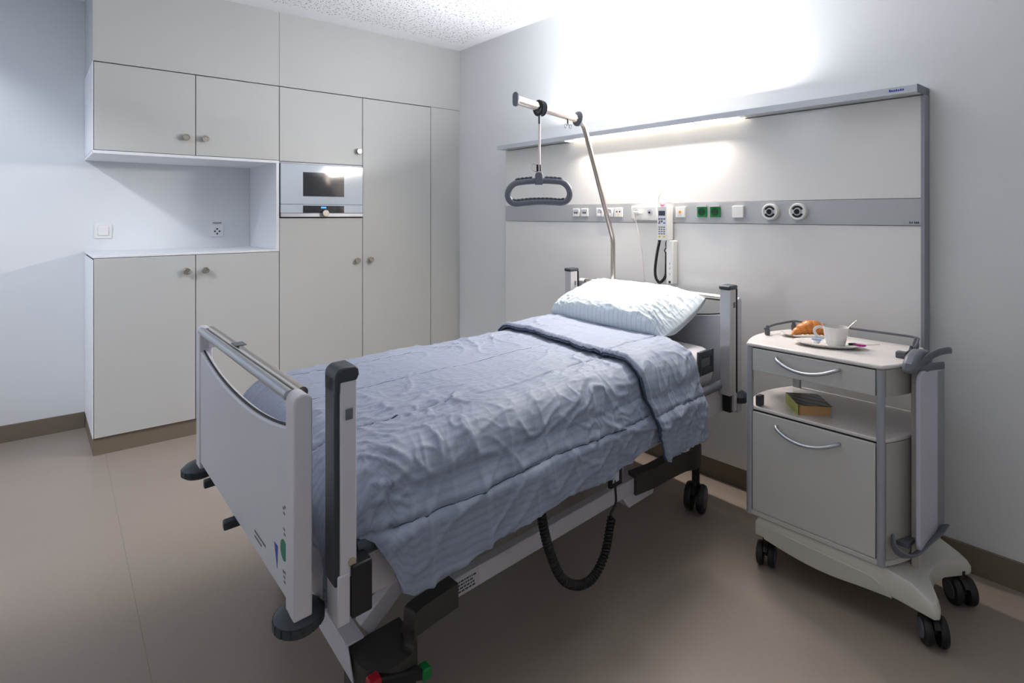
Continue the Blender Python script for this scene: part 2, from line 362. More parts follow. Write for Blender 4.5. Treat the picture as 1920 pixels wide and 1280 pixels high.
# ------------------------------------------------------------------ bed-head wall unit
PX0, PX1, PY = .68, 3.264, -.06
t = thing('wall_panel_unit', ((PX0+PX1)/2, 0, .105), 'wide glossy white wall panel with grey strip and lamp rail behind the bed', 'wall panel')
p = MB().box(PX0, PX1, PY, -.001, .106, 1.308).build('lower_panel', M['panel'], t, bevel=.0015)
MB().box(PX0, PX1, PY, -.001, 1.418, 1.820).build('upper_panel', M['panel'], t, bevel=.0015)
MB().box(PX0+.001, PX1+.002, PY-.004, -.001, 1.3095, 1.4165).build('grey_strip', M['strip'], t, bevel=.001)
s = MB().box(PX1, PX1+.012, PY-.006, -.001, .106, 1.820).build('side_profile', M['alu2'], t)
m = MB()
for k in range(2): m.box(3.225+k*.007, 3.229+k*.007, PY-.0045, PY-.004, 1.317, 1.325)
for k in range(3): m.box(3.241+k*.006, 3.2455+k*.006, PY-.0045, PY-.004, 1.317, 1.325)
m.build('approval_mark', M['darkprint'], t)
r = MB()
r.box(PX0, PX1+.008, -.140, -.137, 1.823, 1.851); r.box(PX0, PX1+.008, -.004, -.001, 1.823, 1.851)
r.box(PX0, 1.35, -.137, -.004, 1.845, 1.851); r.box(2.55, PX1+.008, -.137, -.004, 1.845, 1.851)
r.box(PX0, 1.35, -.137, -.004, 1.823, 1.828); r.box(2.55, PX1+.008, -.137, -.004, 1.823, 1.828)
r.box(1.35, 2.55, -.066, -.004, 1.846, 1.851)
r.box(1.35, 2.55, -.066, -.004, 1.823, 1.828); r.box(1.35, 2.55, -.137, -.128, 1.823, 1.828)
rail = r.build('lamp_rail', M['railp'], t)
MB().box(1.36, 2.54, -.130, -.072, 1.846, 1.850).build('up_light_diffuser', M['lampd'], rail)
MB().box(1.36, 2.54, -.127, -.070, 1.817, 1.821).build('reading_light_diffuser', M['lampd'], rail)
MB().box(PX1+.008, PX1+.011, -.1405, -.001, 1.820, 1.852).build('end_cap', M['grey'], rail)
m = MB()
for k, h in enumerate((.010, .007, .007, .008, .006, .008, .007)): m.box(3.178+k*.0075, 3.1835+k*.0075, -.1412, -.1402, 1.834, 1.834+h)
m.build('maker_lettering', M['blue'], rail)
FY = PY-.004
def plate(name, x, z, w, h, label, cat, group=None, d=.008, m_='plastic', bev=.002):
    t = thing(name, (x, FY, z-h/2), label, cat, group)
    MB().box(x-w/2, x+w/2, FY-d, FY, z-h/2, z+h/2).build('cover_plate', M[m_], t, bevel=bev); return t
def disc(m, x, z, r, y0, d, n=24): m.lathe([(r, 0), (r, d), (0, d)], (x, y0, z), (0, -1, 0), n); return m
ZS = 1.367
t1 = plate('data_socket', 1.403, ZS, .056, .050, 'white data socket, leftmost module on the grey strip', 'socket', 'data sockets on the grey strip')
m = MB(); m.box(1.388, 1.400, FY-.0085, FY-.008, 1.360, 1.370); m.box(1.404, 1.416, FY-.0085, FY-.008, 1.360, 1.370); m.build('port', M['darkprint'], t1)
MB().box(1.378, 1.428, FY-.010, FY-.008, 1.377, 1.389).build('label_field', M['label'], t1)
t2 = copy_tree(t1, (.074, 0, 0), label='white data socket, second module from the left on the grey strip')
def schuko(x, w, label, group, plate_m='plastic', well='wheelg'):
    t = plate('power_socket', x, ZS, w, .052, label, 'socket', group, m_=plate_m)
    MB().lathe([(.0205, 0), (.0205, .0015), (.018, .0015), (.017, .001), (0, .001)], (x, FY-.008, ZS), (0, -1, 0), 28).build('socket_well', M[well], t)
    m = MB(); disc(m, x-.0085, ZS, .0026, FY-.009, .0008, 10); disc(m, x+.0085, ZS, .0026, FY-.009, .0008, 10); m.build('pin_holes', M['hole'], t)
    return t
schuko(1.604, .056, 'white power socket just left of the trapeze pole', 'white sockets by the trapeze pole', well='label')
schuko(1.680, .056, 'white power socket just right of the trapeze pole', 'white sockets by the trapeze pole', well='label')
t = plate('antenna_socket', 1.749, ZS, .060, .054, 'white socket with two black holes and yellow dot', 'socket')
m = MB(); disc(m, 1.738, 1.371, .0045, FY-.008, .001, 14); disc(m, 1.760, 1.371, .0045, FY-.008, .001, 14); m.build('pin_holes', M['hole'], t)
disc(MB(), 1.749, 1.354, .006, FY-.008, .001, 4).build('yellow_mark', M['yellow'], t)
t = thing('double_socket_box', (1.955, FY, 1.32), 'raised white double socket box with white cable plugged in', 'socket')
MB().box(1.863, 2.047, FY-.035, FY, 1.323, 1.404).build('housing', M['plastic'], t, bevel=.010, seg=3)
for xx in (1.908, 2.000):
    rg = MB().lathe([(.019, 0), (.019, .001), (.0165, .001), (.0165, .0002), (0, .0002)], (xx, FY-.035, 1.365), (0, -1, 0), 28).build('socket_ring', M['label'], t)
    disc(MB(), xx-.005, 1.365, .0065, FY-.036, .0012, 14).build('contact_hole', M['hole'], rg)
pl = MB().box(1.906, 1.944, FY-.062, FY-.0365, 1.357, 1.372).build('cable_plug', M['plastic'], None, bevel=.004)
tag(pl, 'white angled plug in the left opening of the double socket box', 'plug')
pts = [(1.909, FY-.055, 1.358), (1.912, FY-.050, 1.32), (1.917, FY-.038, 1.26), (1.925, FY-.03, 1.20), (1.934, FY-.022, 1.14), (1.938, FY-.018, 1.06), (1.945, FY-.018, 1.00), (1.955, FY-.018, .93), (1.96, FY-.018, .80)]
def spline(p, n=8):
    p = [Vector(q) for q in p]; out = []
    P = [p[0]*2-p[1]]+p+[p[-1]*2-p[-2]]
    for i in range(1, len(P)-2):
        a, b, c, d = P[i-1:i+3]
        for k in range(n):
            t = k/n; out.append(.5*((2*b)+(c-a)*t+(2*a-5*b+4*c-d)*t*t+(3*b-a-3*c+d)*t**3))
    out.append(p[-1]); return out
tag(MB().tube(spline(pts), .0028, 8).build('power_cable', M['cord']), 'thin white cable hanging down the panel from the plug', 'cable')
# nurse-call handset in its cradle
hset = t = thing('nurse_call_handset', (2.085, FY, 1.21), 'white nurse-call handset with keypad, grey screen and red lamp', 'handset')
hy = FY-.045
MB().box(2.060, 2.128, hy-.012, hy+.044, 1.215, 1.402).build('body', M['plastic'], t, bevel=.006, seg=3)
MB().sphere((2.094, hy-.004, 1.405), .013, (1.3, .8, .5)).build('call_lamp', M['redglow'], t)
MB().box(2.072, 2.114, hy-.0128, hy-.012, 1.348, 1.374).build('screen', M['screen'], t)
m = MB()
for r_ in range(2):
    for c_ in range(3):
        if r_ == 1 and c_ == 1: continue
        m.box(2.071+c_*.016, 2.083+c_*.016, hy-.0135, hy-.012, 1.327-r_*.022, 1.333-r_*.022)
m.build('blue_keys', M['blue'], t)
m = MB(); disc(m, 2.079, 1.3175, .004, hy-.012, .0012, 10); m.build('red_key', M['red'], t)
m = MB(); disc(m, 2.093, 1.317, .006, hy-.012, .0012, 14); m.build('green_key', M['greenst'], t)
m = MB()
for r_ in range(4):
    for c_ in range(3): m.box(2.072+c_*.0155, 2.082+c_*.0155, hy-.0135, hy-.012, 1.283-r_*.012, 1.289-r_*.012)
m.build('number_keys', M['print_'], t)
m = MB(); m.box(2.072, 2.083, hy-.0135, hy-.012, 1.230, 1.238); m.box(2.103, 2.114, hy-.0135, hy-.012, 1.230, 1.238); m.build('yellow_keys', M['yellow'], t)
t = thing('handset_cradle', (2.13, FY, .98), 'slim white upright cradle box below the nurse-call handset', 'cradle')
MB().box(2.108, 2.152, FY-.040, FY+.003, .980, 1.214).build('housing', M['plastic'], t, bevel=.005, seg=3)
m = MB()
for z in (1.085, 1.06, 1.03): m.box(2.130, 2.133, FY-.0405, FY-.040, z, z+.010)
m.build('printed_marks', M['print_'], t)
disc(MB(), 2.131, .992, .007, FY-.040, .002, 14).build('black_button', M['hole'], t)
def coil(path, r, rc, pitch, n=7):
    p = spline(path, 24); out = []; L = 0; prev = p[0]; ang = 0
    pts = [(p[0], 0)]
    for q in p[1:]: L += (q-prev).length; pts.append((q, L)); prev = q
    steps = int(L/pitch*10); i = 0
    for k in range(steps+1):
        s = L*k/steps
        while i < len(pts)-2 and pts[i+1][1] < s: i += 1
        a, b = pts[i], pts[i+1]; f = (s-a[1])/max(1e-9, b[1]-a[1]); c = a[0].lerp(b[0], f); tt = (b[0]-a[0]).normalized()
        u = Vector((1, 0.2, 0.1)).cross(tt).normalized(); v = tt.cross(u); th = 2*PI*s/pitch
        out.append(c+u*math.cos(th)*r+v*math.sin(th)*r)
    return MB().tube(out, rc, n)
cy = FY-.028
m = coil([(2.060, cy, 1.222), (2.040, cy, 1.14), (2.028, cy, 1.06), (2.032, cy, 1.01), (2.055, cy, .983), (2.082, cy, 1.0), (2.097, cy, 1.03), (2.100, cy, 1.08), (2.102, cy, 1.145)], .0055, .0032, .0075)
m.tube(spline([(2.101, cy, 1.145), (2.094, cy-.006, 1.158), (2.104, cy-.006, 1.175), (2.102, cy-.006, 1.195), (2.102, cy, 1.214)]), .003, 7)
m.build('coiled_cord', M['black'], hset)
# white pull cord rising in front of the handset
tag(MB().tube(spline([(2.088, FY-.05, 1.408), (2.082, FY-.07, 1.425), (2.094, FY-.08, 1.455), (2.112, FY-.07, 1.485), (2.118, FY-.06, 1.50)]), .0026, 8).build('thin_cable', M['cord']), 'short thin white cable sticking up from the nurse-call handset', 'cable')
t = plate('call_button', 2.176, ZS, .056, .056, 'white call button plate with a small orange lamp', 'button', d=.012)
disc(MB(), 2.176, ZS+.001, .007, FY-.012, .002, 14).build('orange_lamp', M['orange'], t)
for x, lb in ((2.304, 'green power socket, left of the green pair'), (2.379, 'green power socket, right of the green pair')):
    t = schuko(x, .056, lb, 'green sockets on the grey strip', 'green', 'dgreen')
    MB().box(x-.028, x+.028, FY-.014, FY-.004, 1.394, 1.400).build('label_strip', M['label'], t)
plate('blank_plate', 2.505, ZS, .058, .058, 'blank square white cover plate right of the green sockets', 'cover plate', d=.014)
def outlet(x, label):
    t = thing('gas_outlet', (x, FY, 1.33), label, 'gas outlet', 'round gas outlets on the grey strip')
    MB().lathe([(.038, 0), (.038, .018), (.035, .022), (.029, .022), (.028, .018), (0, .018)], (x, FY, 1.3665), (0, -1, 0), 40).build('outer_ring', M['plastic'], t)
    m = MB()
    for s_ in (0, 1):
        a0, a1 = (math.radians(25), math.radians(155)) if s_ else (math.radians(205), math.radians(335))
        A = [(.0265*math.cos(a0+(a1-a0)*k/12), .0265*math.sin(a0+(a1-a0)*k/12)) for k in range(13)]
        B = [(.0185*math.cos(a0+(a1-a0)*k/12), .0185*math.sin(a0+(a1-a0)*k/12)) for k in range(13)]
        m.prism(A+B[::-1], (0, -.002, 0), (x, FY-.018, 1.3665))
    m.build('slots', M['hole'], t)
    MB().lathe([(.0165, 0), (.0165, .006), (.0125, .007), (.0125, .003), (0, .003)], (x, FY-.018, 1.3665), (0, -1, 0), 28).build('inner_ring', M['alu'], t)
    disc(MB(), x, 1.3665, .0122, FY-.0205, .002, 24).build('valve', M['hole'], t)
outlet(2.668, 'round gas outlet nearer to the blank cover plate')
outlet(2.796, 'round gas outlet farthest right on the grey strip')

# ------------------------------------------------------------------ the bed (own frame: x across, near side +, y 0 head .. -2 foot)
def B(x, y, z): return (2.07+x-.09*y, -.26-.05*x+y, z)
def mb(): return MB(B)
bed = thing('hospital_bed', B(0, -1, 0), 'white height-adjustable hospital bed with silver rails, dark corner posts and trapeze pole', 'bed')
def footy(x): return -2.047+.034*x
def board(y0, face, zb, name):
    """head or foot board; face = outward direction of y"""
    fy = (lambda x: footy(x)) if face < 0 else (lambda x: y0)
    xs_ = 1.0 if face < 0 else 1.045
    f = lambda x, y, z: B(x*xs_, fy(x)+y*face, z)
    n = 24
    poly = [(-.455, zb+.02)]+[(-.455+.91*k/n, .842+.045*abs(2*k/n-1)**2.2) for k in range(n+1)]+[(.455, zb+.02)]
    p = MB(f).prism(poly, (0, -.024, 0), (0, .002, 0)); pn = p.build(name, M['bedboard'], bed, bevel=.003)
    MB(f).tube([(-.455+.91*k/n, -.010, .844+.045*abs(2*k/n-1)**2.2) for k in range(n+1)], .0032, 8, up=(0, 1, 0)).build('edge_trim', M['black'], pn)
    for s in (-1, 1):
        x0, x1 = (.452, .508) if s > 0 else (-.508, -.452)
        poly = [(x0, zb), (x1, zb), (x1, .985)]+[((x0+x1)/2+.028*math.cos(PI*k/8), .985+.014*math.sin(PI*k/8)) for k in range(1, 8)]+[(x0, .985)]
        # rounded over the top, seen from the side
        q = [(-.036, zb), (.006, zb), (.006, .950)]+[(-.015+.021*math.cos(PI*k/10), .950+.019*math.sin(PI*k/10)) for k in range(1, 10)]+[(-.036, .950)]
        MB(f).prism(q, (x1-x0, 0, 0), (x0, 0, 0), (0, 1, 0), (0, 0, 1)).build('end_post', M['bedwhite'], bed, bevel=.004)
    MB(f).tube([(-.455, -.002, .957), (.455, -.002, .957)], .0125, 16).build('front_rail', M['alu'], bed)
    MB(f).tube([(-.455, -.032, .957), (.455, -.032, .957)], .013, 16).build('rear_rail', M['steel'], bed)
    for xx in (-.455, .437): MB(f).box(xx, xx+.018, -.044, -.022, .900, .950).build('rail_bracket', M['bedwhite'], bed, bevel=.003)
    return pn
pn = board(0, -1, .490, 'foot_board')
board(.085, 1, .44, 'head_board')
fs = lambda x, y, z: B(x, footy(x)-y, z)
m = MB(fs); m.lathe([(.023, 0), (.023, .0006), (0, .0006)], (.430, .002, .610), (0, 1, 0), 28); m.build('green_sticker', M['greenst'], pn)
MB(fs).prism([(.362, .600), (.388, .600), (.384, .548)], (0, .0007, 0), (0, .002, 0)).build('blue_sticker', M['blue'], pn)
for z0_, pts_ in enumerate((((.424, .700), (.428, .690), (.434, .706)), ((.428, .655), (.432, .645)), ((.424, .560), (.430, .550), (.436, .562), (.432, .540)))):
    m = MB(fs)
    for x, z in pts_: m.box(x, x+.010, .0022, .0027, z, z+.005)
    m.build('worn_print', M['print_'], pn)
m = MB(fs)
for k in range(12): m.box(.20+k*.008, .205+k*.008, .0022, .0027, .555, .560)
for k in range(8): m.box(.20+k*.008, .205+k*.008, .0022, .0027, .542, .547)
m.build('small_print', M['print_'], pn)
m = MB(fs); m.box(-.13, -.05, -.050, -.016, .942, .946); m.box(-.12, -.07, -.050, -.016, .968, .972)
m.build('chart_clip', M['grey'], bed, bevel=.002)
def roller(x, y, z, r=.076, h=.042, nm='bumper_roller'):
    m = mb(); m.lathe([(0, 0), (r*.86, 0), (r*.98, h*.18), (r, h*.4), (r*.98, h*.68), (r*.8, h*.93), (r*.45, h*1.15), (0, h*1.2)], (x, y, z), (0, 0, 1), 48)
    for k in range(16):
        a = 2*PI*k/16; c, s = math.cos(a), math.sin(a); R = r*1.015
        u = Vector((-s, c, 0)); p = Vector((x+c*r*.9, y+s*r*.9, 0)); q = Vector((x+c*R, y+s*R, 0)); w_ = .0085
        m.hexa([tuple(p-u*w_+Vector((0, 0, z+h*.2))), tuple(q-u*w_+Vector((0, 0, z+h*.2))), tuple(q+u*w_+Vector((0, 0, z+h*.2))), tuple(p+u*w_+Vector((0, 0, z+h*.2))),
                tuple(p-u*w_+Vector((0, 0, z+h*.65))), tuple(q-u*w_+Vector((0, 0, z+h*.65))), tuple(q+u*w_+Vector((0, 0, z+h*.65))), tuple(p+u*w_+Vector((0, 0, z+h*.65)))])
    return m.build(nm, M['dgrey'], bed, sharp=28)
roller(.462, -2.010, .452, .056, .040); roller(-.560, -2.050, .432, .060, .040); roller(.518, .075, .488, .050); roller(-.518, .075, .488, .050)
# mattress platform and frame
m = mb(); m.box(-.44, .44, -1.93, -.02, .535, .556); platform = m.build('mattress_platform', M['bedwhite'], bed, bevel=.004)
m = mb()
for y in (-.04, -.50, -1.0, -1.5, -1.94): m.box(-.46, .46, y-.02, y+.02, .470, .533)
m.build('cross_members', M['bedwhite'], bed, bevel=.003)
for s in (-1, 1):
    x0, x1 = (.462, .492) if s > 0 else (-.492, -.462)
    mb().box(x0, x1, -1.90, .02, .455, .568).build('side_panel', M['bedwhite'], bed, bevel=.004)
    mb().tube([(.490*s, -1.80, .582), (.490*s, .02, .582)], .019, 18).build('side_tube', M['grey'], bed)
    mb().tube([(.490*s, -1.885, .580), (.490*s, -1.79, .582)], .022, 18).build('tube_sleeve', M['dgrey'], bed)
# telescopic guard posts
def guard(x, y, s, foot=True):
    hw_ = .032 if foot else .026
    xa, xb = x-hw_, x+hw_
    if foot:
        gp = mb().box(xa, xb, y-.018, y+.022, .560, .990).build('guard_post', M['bedwhite'] , bed, bevel=.003)
        mb().box(xa-.001, xb-.002, y-.030, y-.017, .548, 1.002).build('rubber_strip', M['dgrey'], gp, bevel=.005, seg=3)
        q = [(y-.030, .965), (y-.030, 1.000)]+[(y-.008+.022*math.cos(PI-PI/2*k/5), 1.000+.020*math.sin(PI/2*k/5)) for k in range(1, 6)]+[(y+.018, 1.020), (y+.026, 1.014), (y+.028, 1.000), (y+.022, .988), (y-.018, .988), (y-.018, .965)]
        mb().prism(q, (xb-xa+.004, 0, 0), (xa-.002, 0, 0), (0, 1, 0), (0, 0, 1)).build('post_cap', M['dgrey'], gp, bevel=.004)
        b_ = mb().box(xb-.001, xb+.003, y-.006, y+.012, .905, .930).build('release_button', M['grey'], gp, bevel=.003)
        mb().lathe([(.010, 0), (.010, .002), (0, .002)], (xb, y+.010, .592), (1, 0, 0), 18).build('bolt', M['steel'], gp)
        mb().box(xa-.004, xb+.002, y-.024, y+.006, .462, .572).build('lower_block', M['bedwhite'], gp, bevel=.003)
        mb().box(xa+.010, xb+.008, y+.007, y+.058, .470, .585).build('black_sleeve', M['black'], gp, bevel=.004)
    else:
        gp = mb().box(xa, xb, y-.036, y+.022, .545, 1.018).build('guard_post', M['postp'], bed, bevel=.003)
        mb().box(xa-.001, xb+.001, y+.010, y+.018, .55, 1.016).build('slot_trim', M['plastic'], gp)
        mb().box(xa-.002, xb+.002, y+.022, y+.038, .548, 1.018).build('rubber_strip', M['black'], gp, bevel=.003)
        mb().box(xa-.004, xb+.004, y-.044, y+.038, 1.016, 1.036).build('post_cap', M['dgrey'], gp, bevel=.009, seg=3)
        mb().box(xb, xb+.003, y-.002, y+.012, .935, .96).build('release_button', M['grey'], gp, bevel=.002)
        mb().box(xa, xb-.012, y-.010, y+.026, .462, .556).build('lower_block', M['black'], gp, bevel=.003)
        mb().box(xb-.012, xb, y+.006, y+.030, .470, .556).build('lower_cover', M['bedwhite'], gp)
    return gp
guard(.517, -1.928, 1); guard(.522, -.030, 1, False); guard(-.530, -.015, -1, False)
# lowered side guard bars behind duvet hem at the near side are covered by the duvet
# undercarriage
for s in (-1, 1):
    x0, x1 = (.322, .356) if s > 0 else (-.356, -.322)
    ub = mb().box(x0, x1, -1.62, -.42, .212, .272).build('base_tube', M['bedwhite'], bed, bevel=.003)
    if s > 0:
        lb = mb().box(.356, .3568, -1.505, -1.405, .216, .268).build('data_label', M['label'], ub)
        m = mb(); random.seed(5)
        for r_ in range(4):
            y = -1.50
            while y < -1.43:
                L = random.uniform(.004, .012); m.box(.3568, .3573, y, y+L, .224+r_*.010, .229+r_*.010); y += L+.003
        m.build('label_print', M['darkprint'], lb)
        m = mb()
        for k, (a, b_) in enumerate(((0, .004), (.006, .010), (.013, .017))): m.box(.352, .3566, -1.292+a, -1.292+b_, .272, .2735)
        m.box(.356, .3568, -1.295, -1.265, .258, .270); m.build('small_sticker', M['label'], ub)
    # curled castor brackets
    X = .39*s
    for e in (0, 1):
        if e == 0: path = [(.345*s, -.56, .255), (.362*s, -.44, .262), (.375*s, -.34, .270), (.385*s, -.22, .276), (.405*s, -.16, .272), (.400*s, -.115, .256), (.385*s, -.105, .235)]
        else: path = [(.392*s, -1.53, 0), (.404*s, -1.665, 0), (.408*s, -1.690, 0), (.410*s, -1.696, 0), (.424*s, -1.735, 0), (.422*s, -1.77, 0), (.395*s, -1.80, 0), (.33*s, -1.805, 0), (.27*s, -1.80, 0)]
        if e == 0: zs = [(.205, .290)]*2+[(.212, .298)]*5
        else: zs = [(.236, .303)]*2+[(.225, .285)]+[(.085, .212)]*6
        p = [Vector((a_, b_, 0)) for a_, b_, _ in path]; pp = spline([(a_.x, a_.y, 0) for a_ in p], 6); zz = spline([(z_[0], z_[1], 0) for z_ in zs], 6)
        m = mb(); prev = None; N_ = len(pp)
        for k in range(N_):
            t_ = (pp[min(k+1, N_-1)]-pp[max(k-1, 0)]).normalized(); nn = Vector((t_.y, -t_.x, 0))*.024
            ring_ = [m.bm.verts.new((pp[k].x+sg_*nn.x, pp[k].y+sg_*nn.y, z_)) for sg_, z_ in ((-1, zz[k].x), (1, zz[k].x), (1, zz[k].y), (-1, zz[k].y))]
            if prev:
                for q_ in range(4): m.bm.faces.new((prev[q_], prev[(q_+1) % 4], ring_[(q_+1) % 4], ring_[q_]))
            else: m.bm.faces.new(ring_[::-1])
            prev = ring_
        m.bm.faces.new(prev)
        m.build('castor_bracket', M['bracket'], bed, sharp=40, bevel=.003)
    if True: mb().box(min(.29*s, .40*s), max(.29*s, .40*s), -1.785, -1.66, .150, .206).build('bracket_web', M['bracket'], bed, bevel=.004)
    mb().hexa([(.30*s, -.60, .165), (.36*s, -.60, .165), (.36*s, -.42, .165), (.30*s, -.42, .165), (.31*s, -.64, .212), (.355*s, -.64, .212), (.355*s, -.40, .212), (.31*s, -.40, .212)]).build('tube_foot', M['bedwhite'], bed, bevel=.003)
mb().box(-.34, .34, -1.585, -1.545, .215, .265).build('base_crossbar', M['bedwhite'], bed, bevel=.003)
mb().box(-.34, .34, -.52, -.48, .215, .265).build('base_crossbar', M['bedwhite'], bed, bevel=.003)
# angled foot plate between the brackets
m = mb(); m.hexa([(-.33, -1.842, .165), (.37, -1.842, .165), (.37, -1.836, .165), (-.33, -1.836, .165), (-.36, -1.842, .236), (.33, -1.842, .236), (.33, -1.836, .236), (-.36, -1.836, .236)])
m.box(-.36, .33, -1.842, -1.79, .232, .238); m.build('foot_plate', M['bedwhite'], bed, bevel=.002)
# lifting arms
for s in (-1, 1):
    x = .27*s
    for (ya_, za, yb_, zb_) in ((-1.77, .215, -1.40, .47), (-.55, .27, -.86, .47)):
        d = Vector((0, yb_-ya_, zb_-za)).normalized(); nrm = Vector((0, -d.z, d.y))*.028; m = mb()
        P = []
        for px in (x-.018, x+.018):
            pass
        a, b_ = Vector((x-.018, ya_, za)), Vector((x-.018, yb_, zb_)); w_ = Vector((.036, 0, 0))
        m.hexa([tuple(a-nrm), tuple(a-nrm+w_), tuple(a+nrm+w_), tuple(a+nrm), tuple(b_-nrm), tuple(b_-nrm+w_), tuple(b_+nrm+w_), tuple(b_+nrm)])
        m.build('lifting_arm', M['bedwhite'], bed, bevel=.004)
mb().box(-.10, .10, -1.28, -.78, .30, .42).build('motor_housing', M['grey'], bed, bevel=.02, seg=3)
mb().box(-.05, .05, -1.80, -1.30, .40, .455).build('actuator', M['black'], bed, bevel=.012)
m = mb(); m.tube([(.42, -1.90, .470), (.42, -1.84, .520), (.40, -1.78, .500)], .012, 10); m.build('frame_hook', M['black'], bed)
mb().box(.33, .36, -2.005, -1.985, .50, .515).build('red_tag', M['red'], bed)
def castor(x, y, parent, r=.062, f=B, yaw=0., mount=.20, disc_m='wheelg', scale=1.):
    ca, sa = math.cos(yaw), math.sin(yaw)
    def g(a, b_, c): return f(x+a*ca-b_*sa, y+a*sa+b_*ca, c)
    t = r*.54
    c = MB(g)
    c.tube([(0, -r*.25, r*1.0), (0, -r*.05, r*2.15)], r*.26, 12, r2=r*.30)
    poly = [(r*1.03*math.cos(a_)-.0, r+r*1.03*math.sin(a_)) for a_ in [PI*.08+PI*.75*k/12 for k in range(13)]]+[(r*.62*math.cos(a_), r+r*.62*math.sin(a_)) for a_ in [PI*.83-PI*.75*k/12 for k in range(13)]]
    c.prism(poly, (r*.34, 0, 0), (-r*.17, 0, 0), (0, 1, 0), (0, 0, 1))
    c.lathe([(r*.30, 0), (r*.30, mount-r*2)], (0, 0, r*2), (0, 0, 1), 16)
    c_ = c.build('castor', M['black'], parent)
    for s in (-1, 1):
        prof = [(0, -t/2), (r*.72, -t/2), (r*.92, -t*.45), (r, -t*.15), (r, t*.15), (r*.92, t*.45), (r*.72, t/2), (0, t/2)]
        MB(g).lathe(prof, (s*r*.46, 0, r), (1, 0, 0), 36).build('wheel', M['black'], c_)
        MB(g).lathe([(r*.62, 0), (r*.60, .003), (0, .004)], (s*(r*.46+t/2), 0, r), (s, 0, 0), 30).build('hub_disc', M[disc_m], c_)
    return c_
castor(.400, -.120, bed, .062, yaw=.25, mount=.235); castor(-.400, -.120, bed, .062, yaw=-.5, mount=.235)
castor(.365, -1.745, bed, .062, yaw=.5, mount=.16); castor(-.400, -1.75, bed, .062, yaw=.1, mount=.16)
# brake pedal bar at near foot castor
m = mb(); m.hexa([(.430, -1.80, .185), (.458, -1.80, .185), (.458, -1.675, .135), (.430, -1.675, .135), (.430, -1.80, .212), (.458, -1.80, .212), (.458, -1.675, .165), (.430, -1.675, .165)]); pd = m.build('brake_pedal', M['black'], bed, bevel=.006)
mb().box(.428, .461, -1.676, -1.648, .130, .162).build('green_end', M['green'], pd, bevel=.005)
mb().box(.428, .461, -1.832, -1.798, .188, .216).build('red_end', M['red'], pd, bevel=.005)
# small fittings under foot board, far side
for x in (-.33, -.02): mb().box(x-.012, x+.012, -2.075, -2.02, .475, .50).build('board_hook', M['dgrey'], bed, bevel=.004)
# trapeze pole
def bend(P, r, n=6):
    P = [Vector(p) for p in P]; out = [P[0]]
    for a, b_, c in zip(P, P[1:], P[2:]):
        u = (a-b_).normalized(); v = (c-b_).normalized(); p0 = b_+u*r; p1 = b_+v*r
        for k in range(n+1):
            t_ = k/n; out.append(p0.lerp(b_, t_).lerp(b_.lerp(p1, t_), t_))
    out.append(P[-1]); return out
px = -.25
pole = mb().tube(bend([(px, .052, .50), (px, .052, 1.215), (px, -.215, 1.835), (px, -.262, 1.855), (px, -.30, 1.868)], .03), .0145, 18).build('trapeze_pole', M['steel'], bed)
mb().tube([(px, -.262, 1.860), (px, -.726, 1.897)], .0205, 22, r2=.0225).build('arm_tube', M['armst'], pole)
d = Vector((0, -.464, .037)).normalized()
mb().lathe([(.030, -.009), (.040, -.005), (.040, .005), (.032, .011), (.022, .014), (0, .014)], (px, -.262, 1.861), d, 32).build('collar', M['grey'], pole)
q = [(.0165*math.cos(a_), .018+.0165*math.sin(a_)) for a_ in [PI*k/8 for k in range(9)]]+[(.0165*math.cos(a_), -.018+.0165*math.sin(a_)) for a_ in [PI+PI*k/8 for k in range(9)]]
q = [(a_*1.25, b_*1.0) for a_, b_ in q]
mb().prism(q, (0, -.012, 0), (px, -.722, 1.900)).build('end_cap', M['grey'], pole, bevel=.002)
m = mb(); m.tube([(px, -.345, 1.848), (px, -.345, 1.826)], .006, 10); m.tube(arc((px, -.362, 1.812), .010, 0, 2*PI, 14, (0, 1, 0), (0, 0, 1)), .002, 6); m.tube(arc((px+.004, -.328, 1.812), .010, 0, 2*PI, 14, (0, 1, 0), (0, 0, 1)), .002, 6); m.tube([(px, -.352, 1.819), (px, -.345, 1.828), (px, -.338, 1.819)], .002, 6)
m.build('wing_screw', M['wheelg'], pole)
m = mb()
m.tube([(px, .052, .52), (px, .052, .66)], .022, 16); m.box(px-.03, px+.03, -.02, .052, .50, .56); m.build('pole_socket', M['bedwhite'], pole)
# handset cable of the bed
m = coil([B(.520, -1.285, .50), B(.522, -1.275, .43), B(.524, -1.245, .33), B(.524, -1.19, .225), B(.524, -1.11, .165), B(.524, -1.03, .155), B(.524, -.965, .205), B(.524, -.925, .315)], .0105, .0055, .0115, 8)
m.tube(spline([B(.524, -.925, .315), B(.524, -.930, .330), B(.522, -.900, .352), B(.520, -.896, .38), B(.515, -.897, .43)]), .0042, 8)
m.build('coiled_cable', M['black'], bed)
m = mb(); m.box(.505, .52, -.925, -.912, .418, .470); m.box(.505, .52, -.872, -.858, .418, .470); m.box(.505, .52, -.925, -.858, .408, .422)
hk = m.build('cable_holder', M['black'], bed, bevel=.002)
mb().box(.508, .517, -.912, -.872, .422, .466).build('holder_label', M['label'], hk)
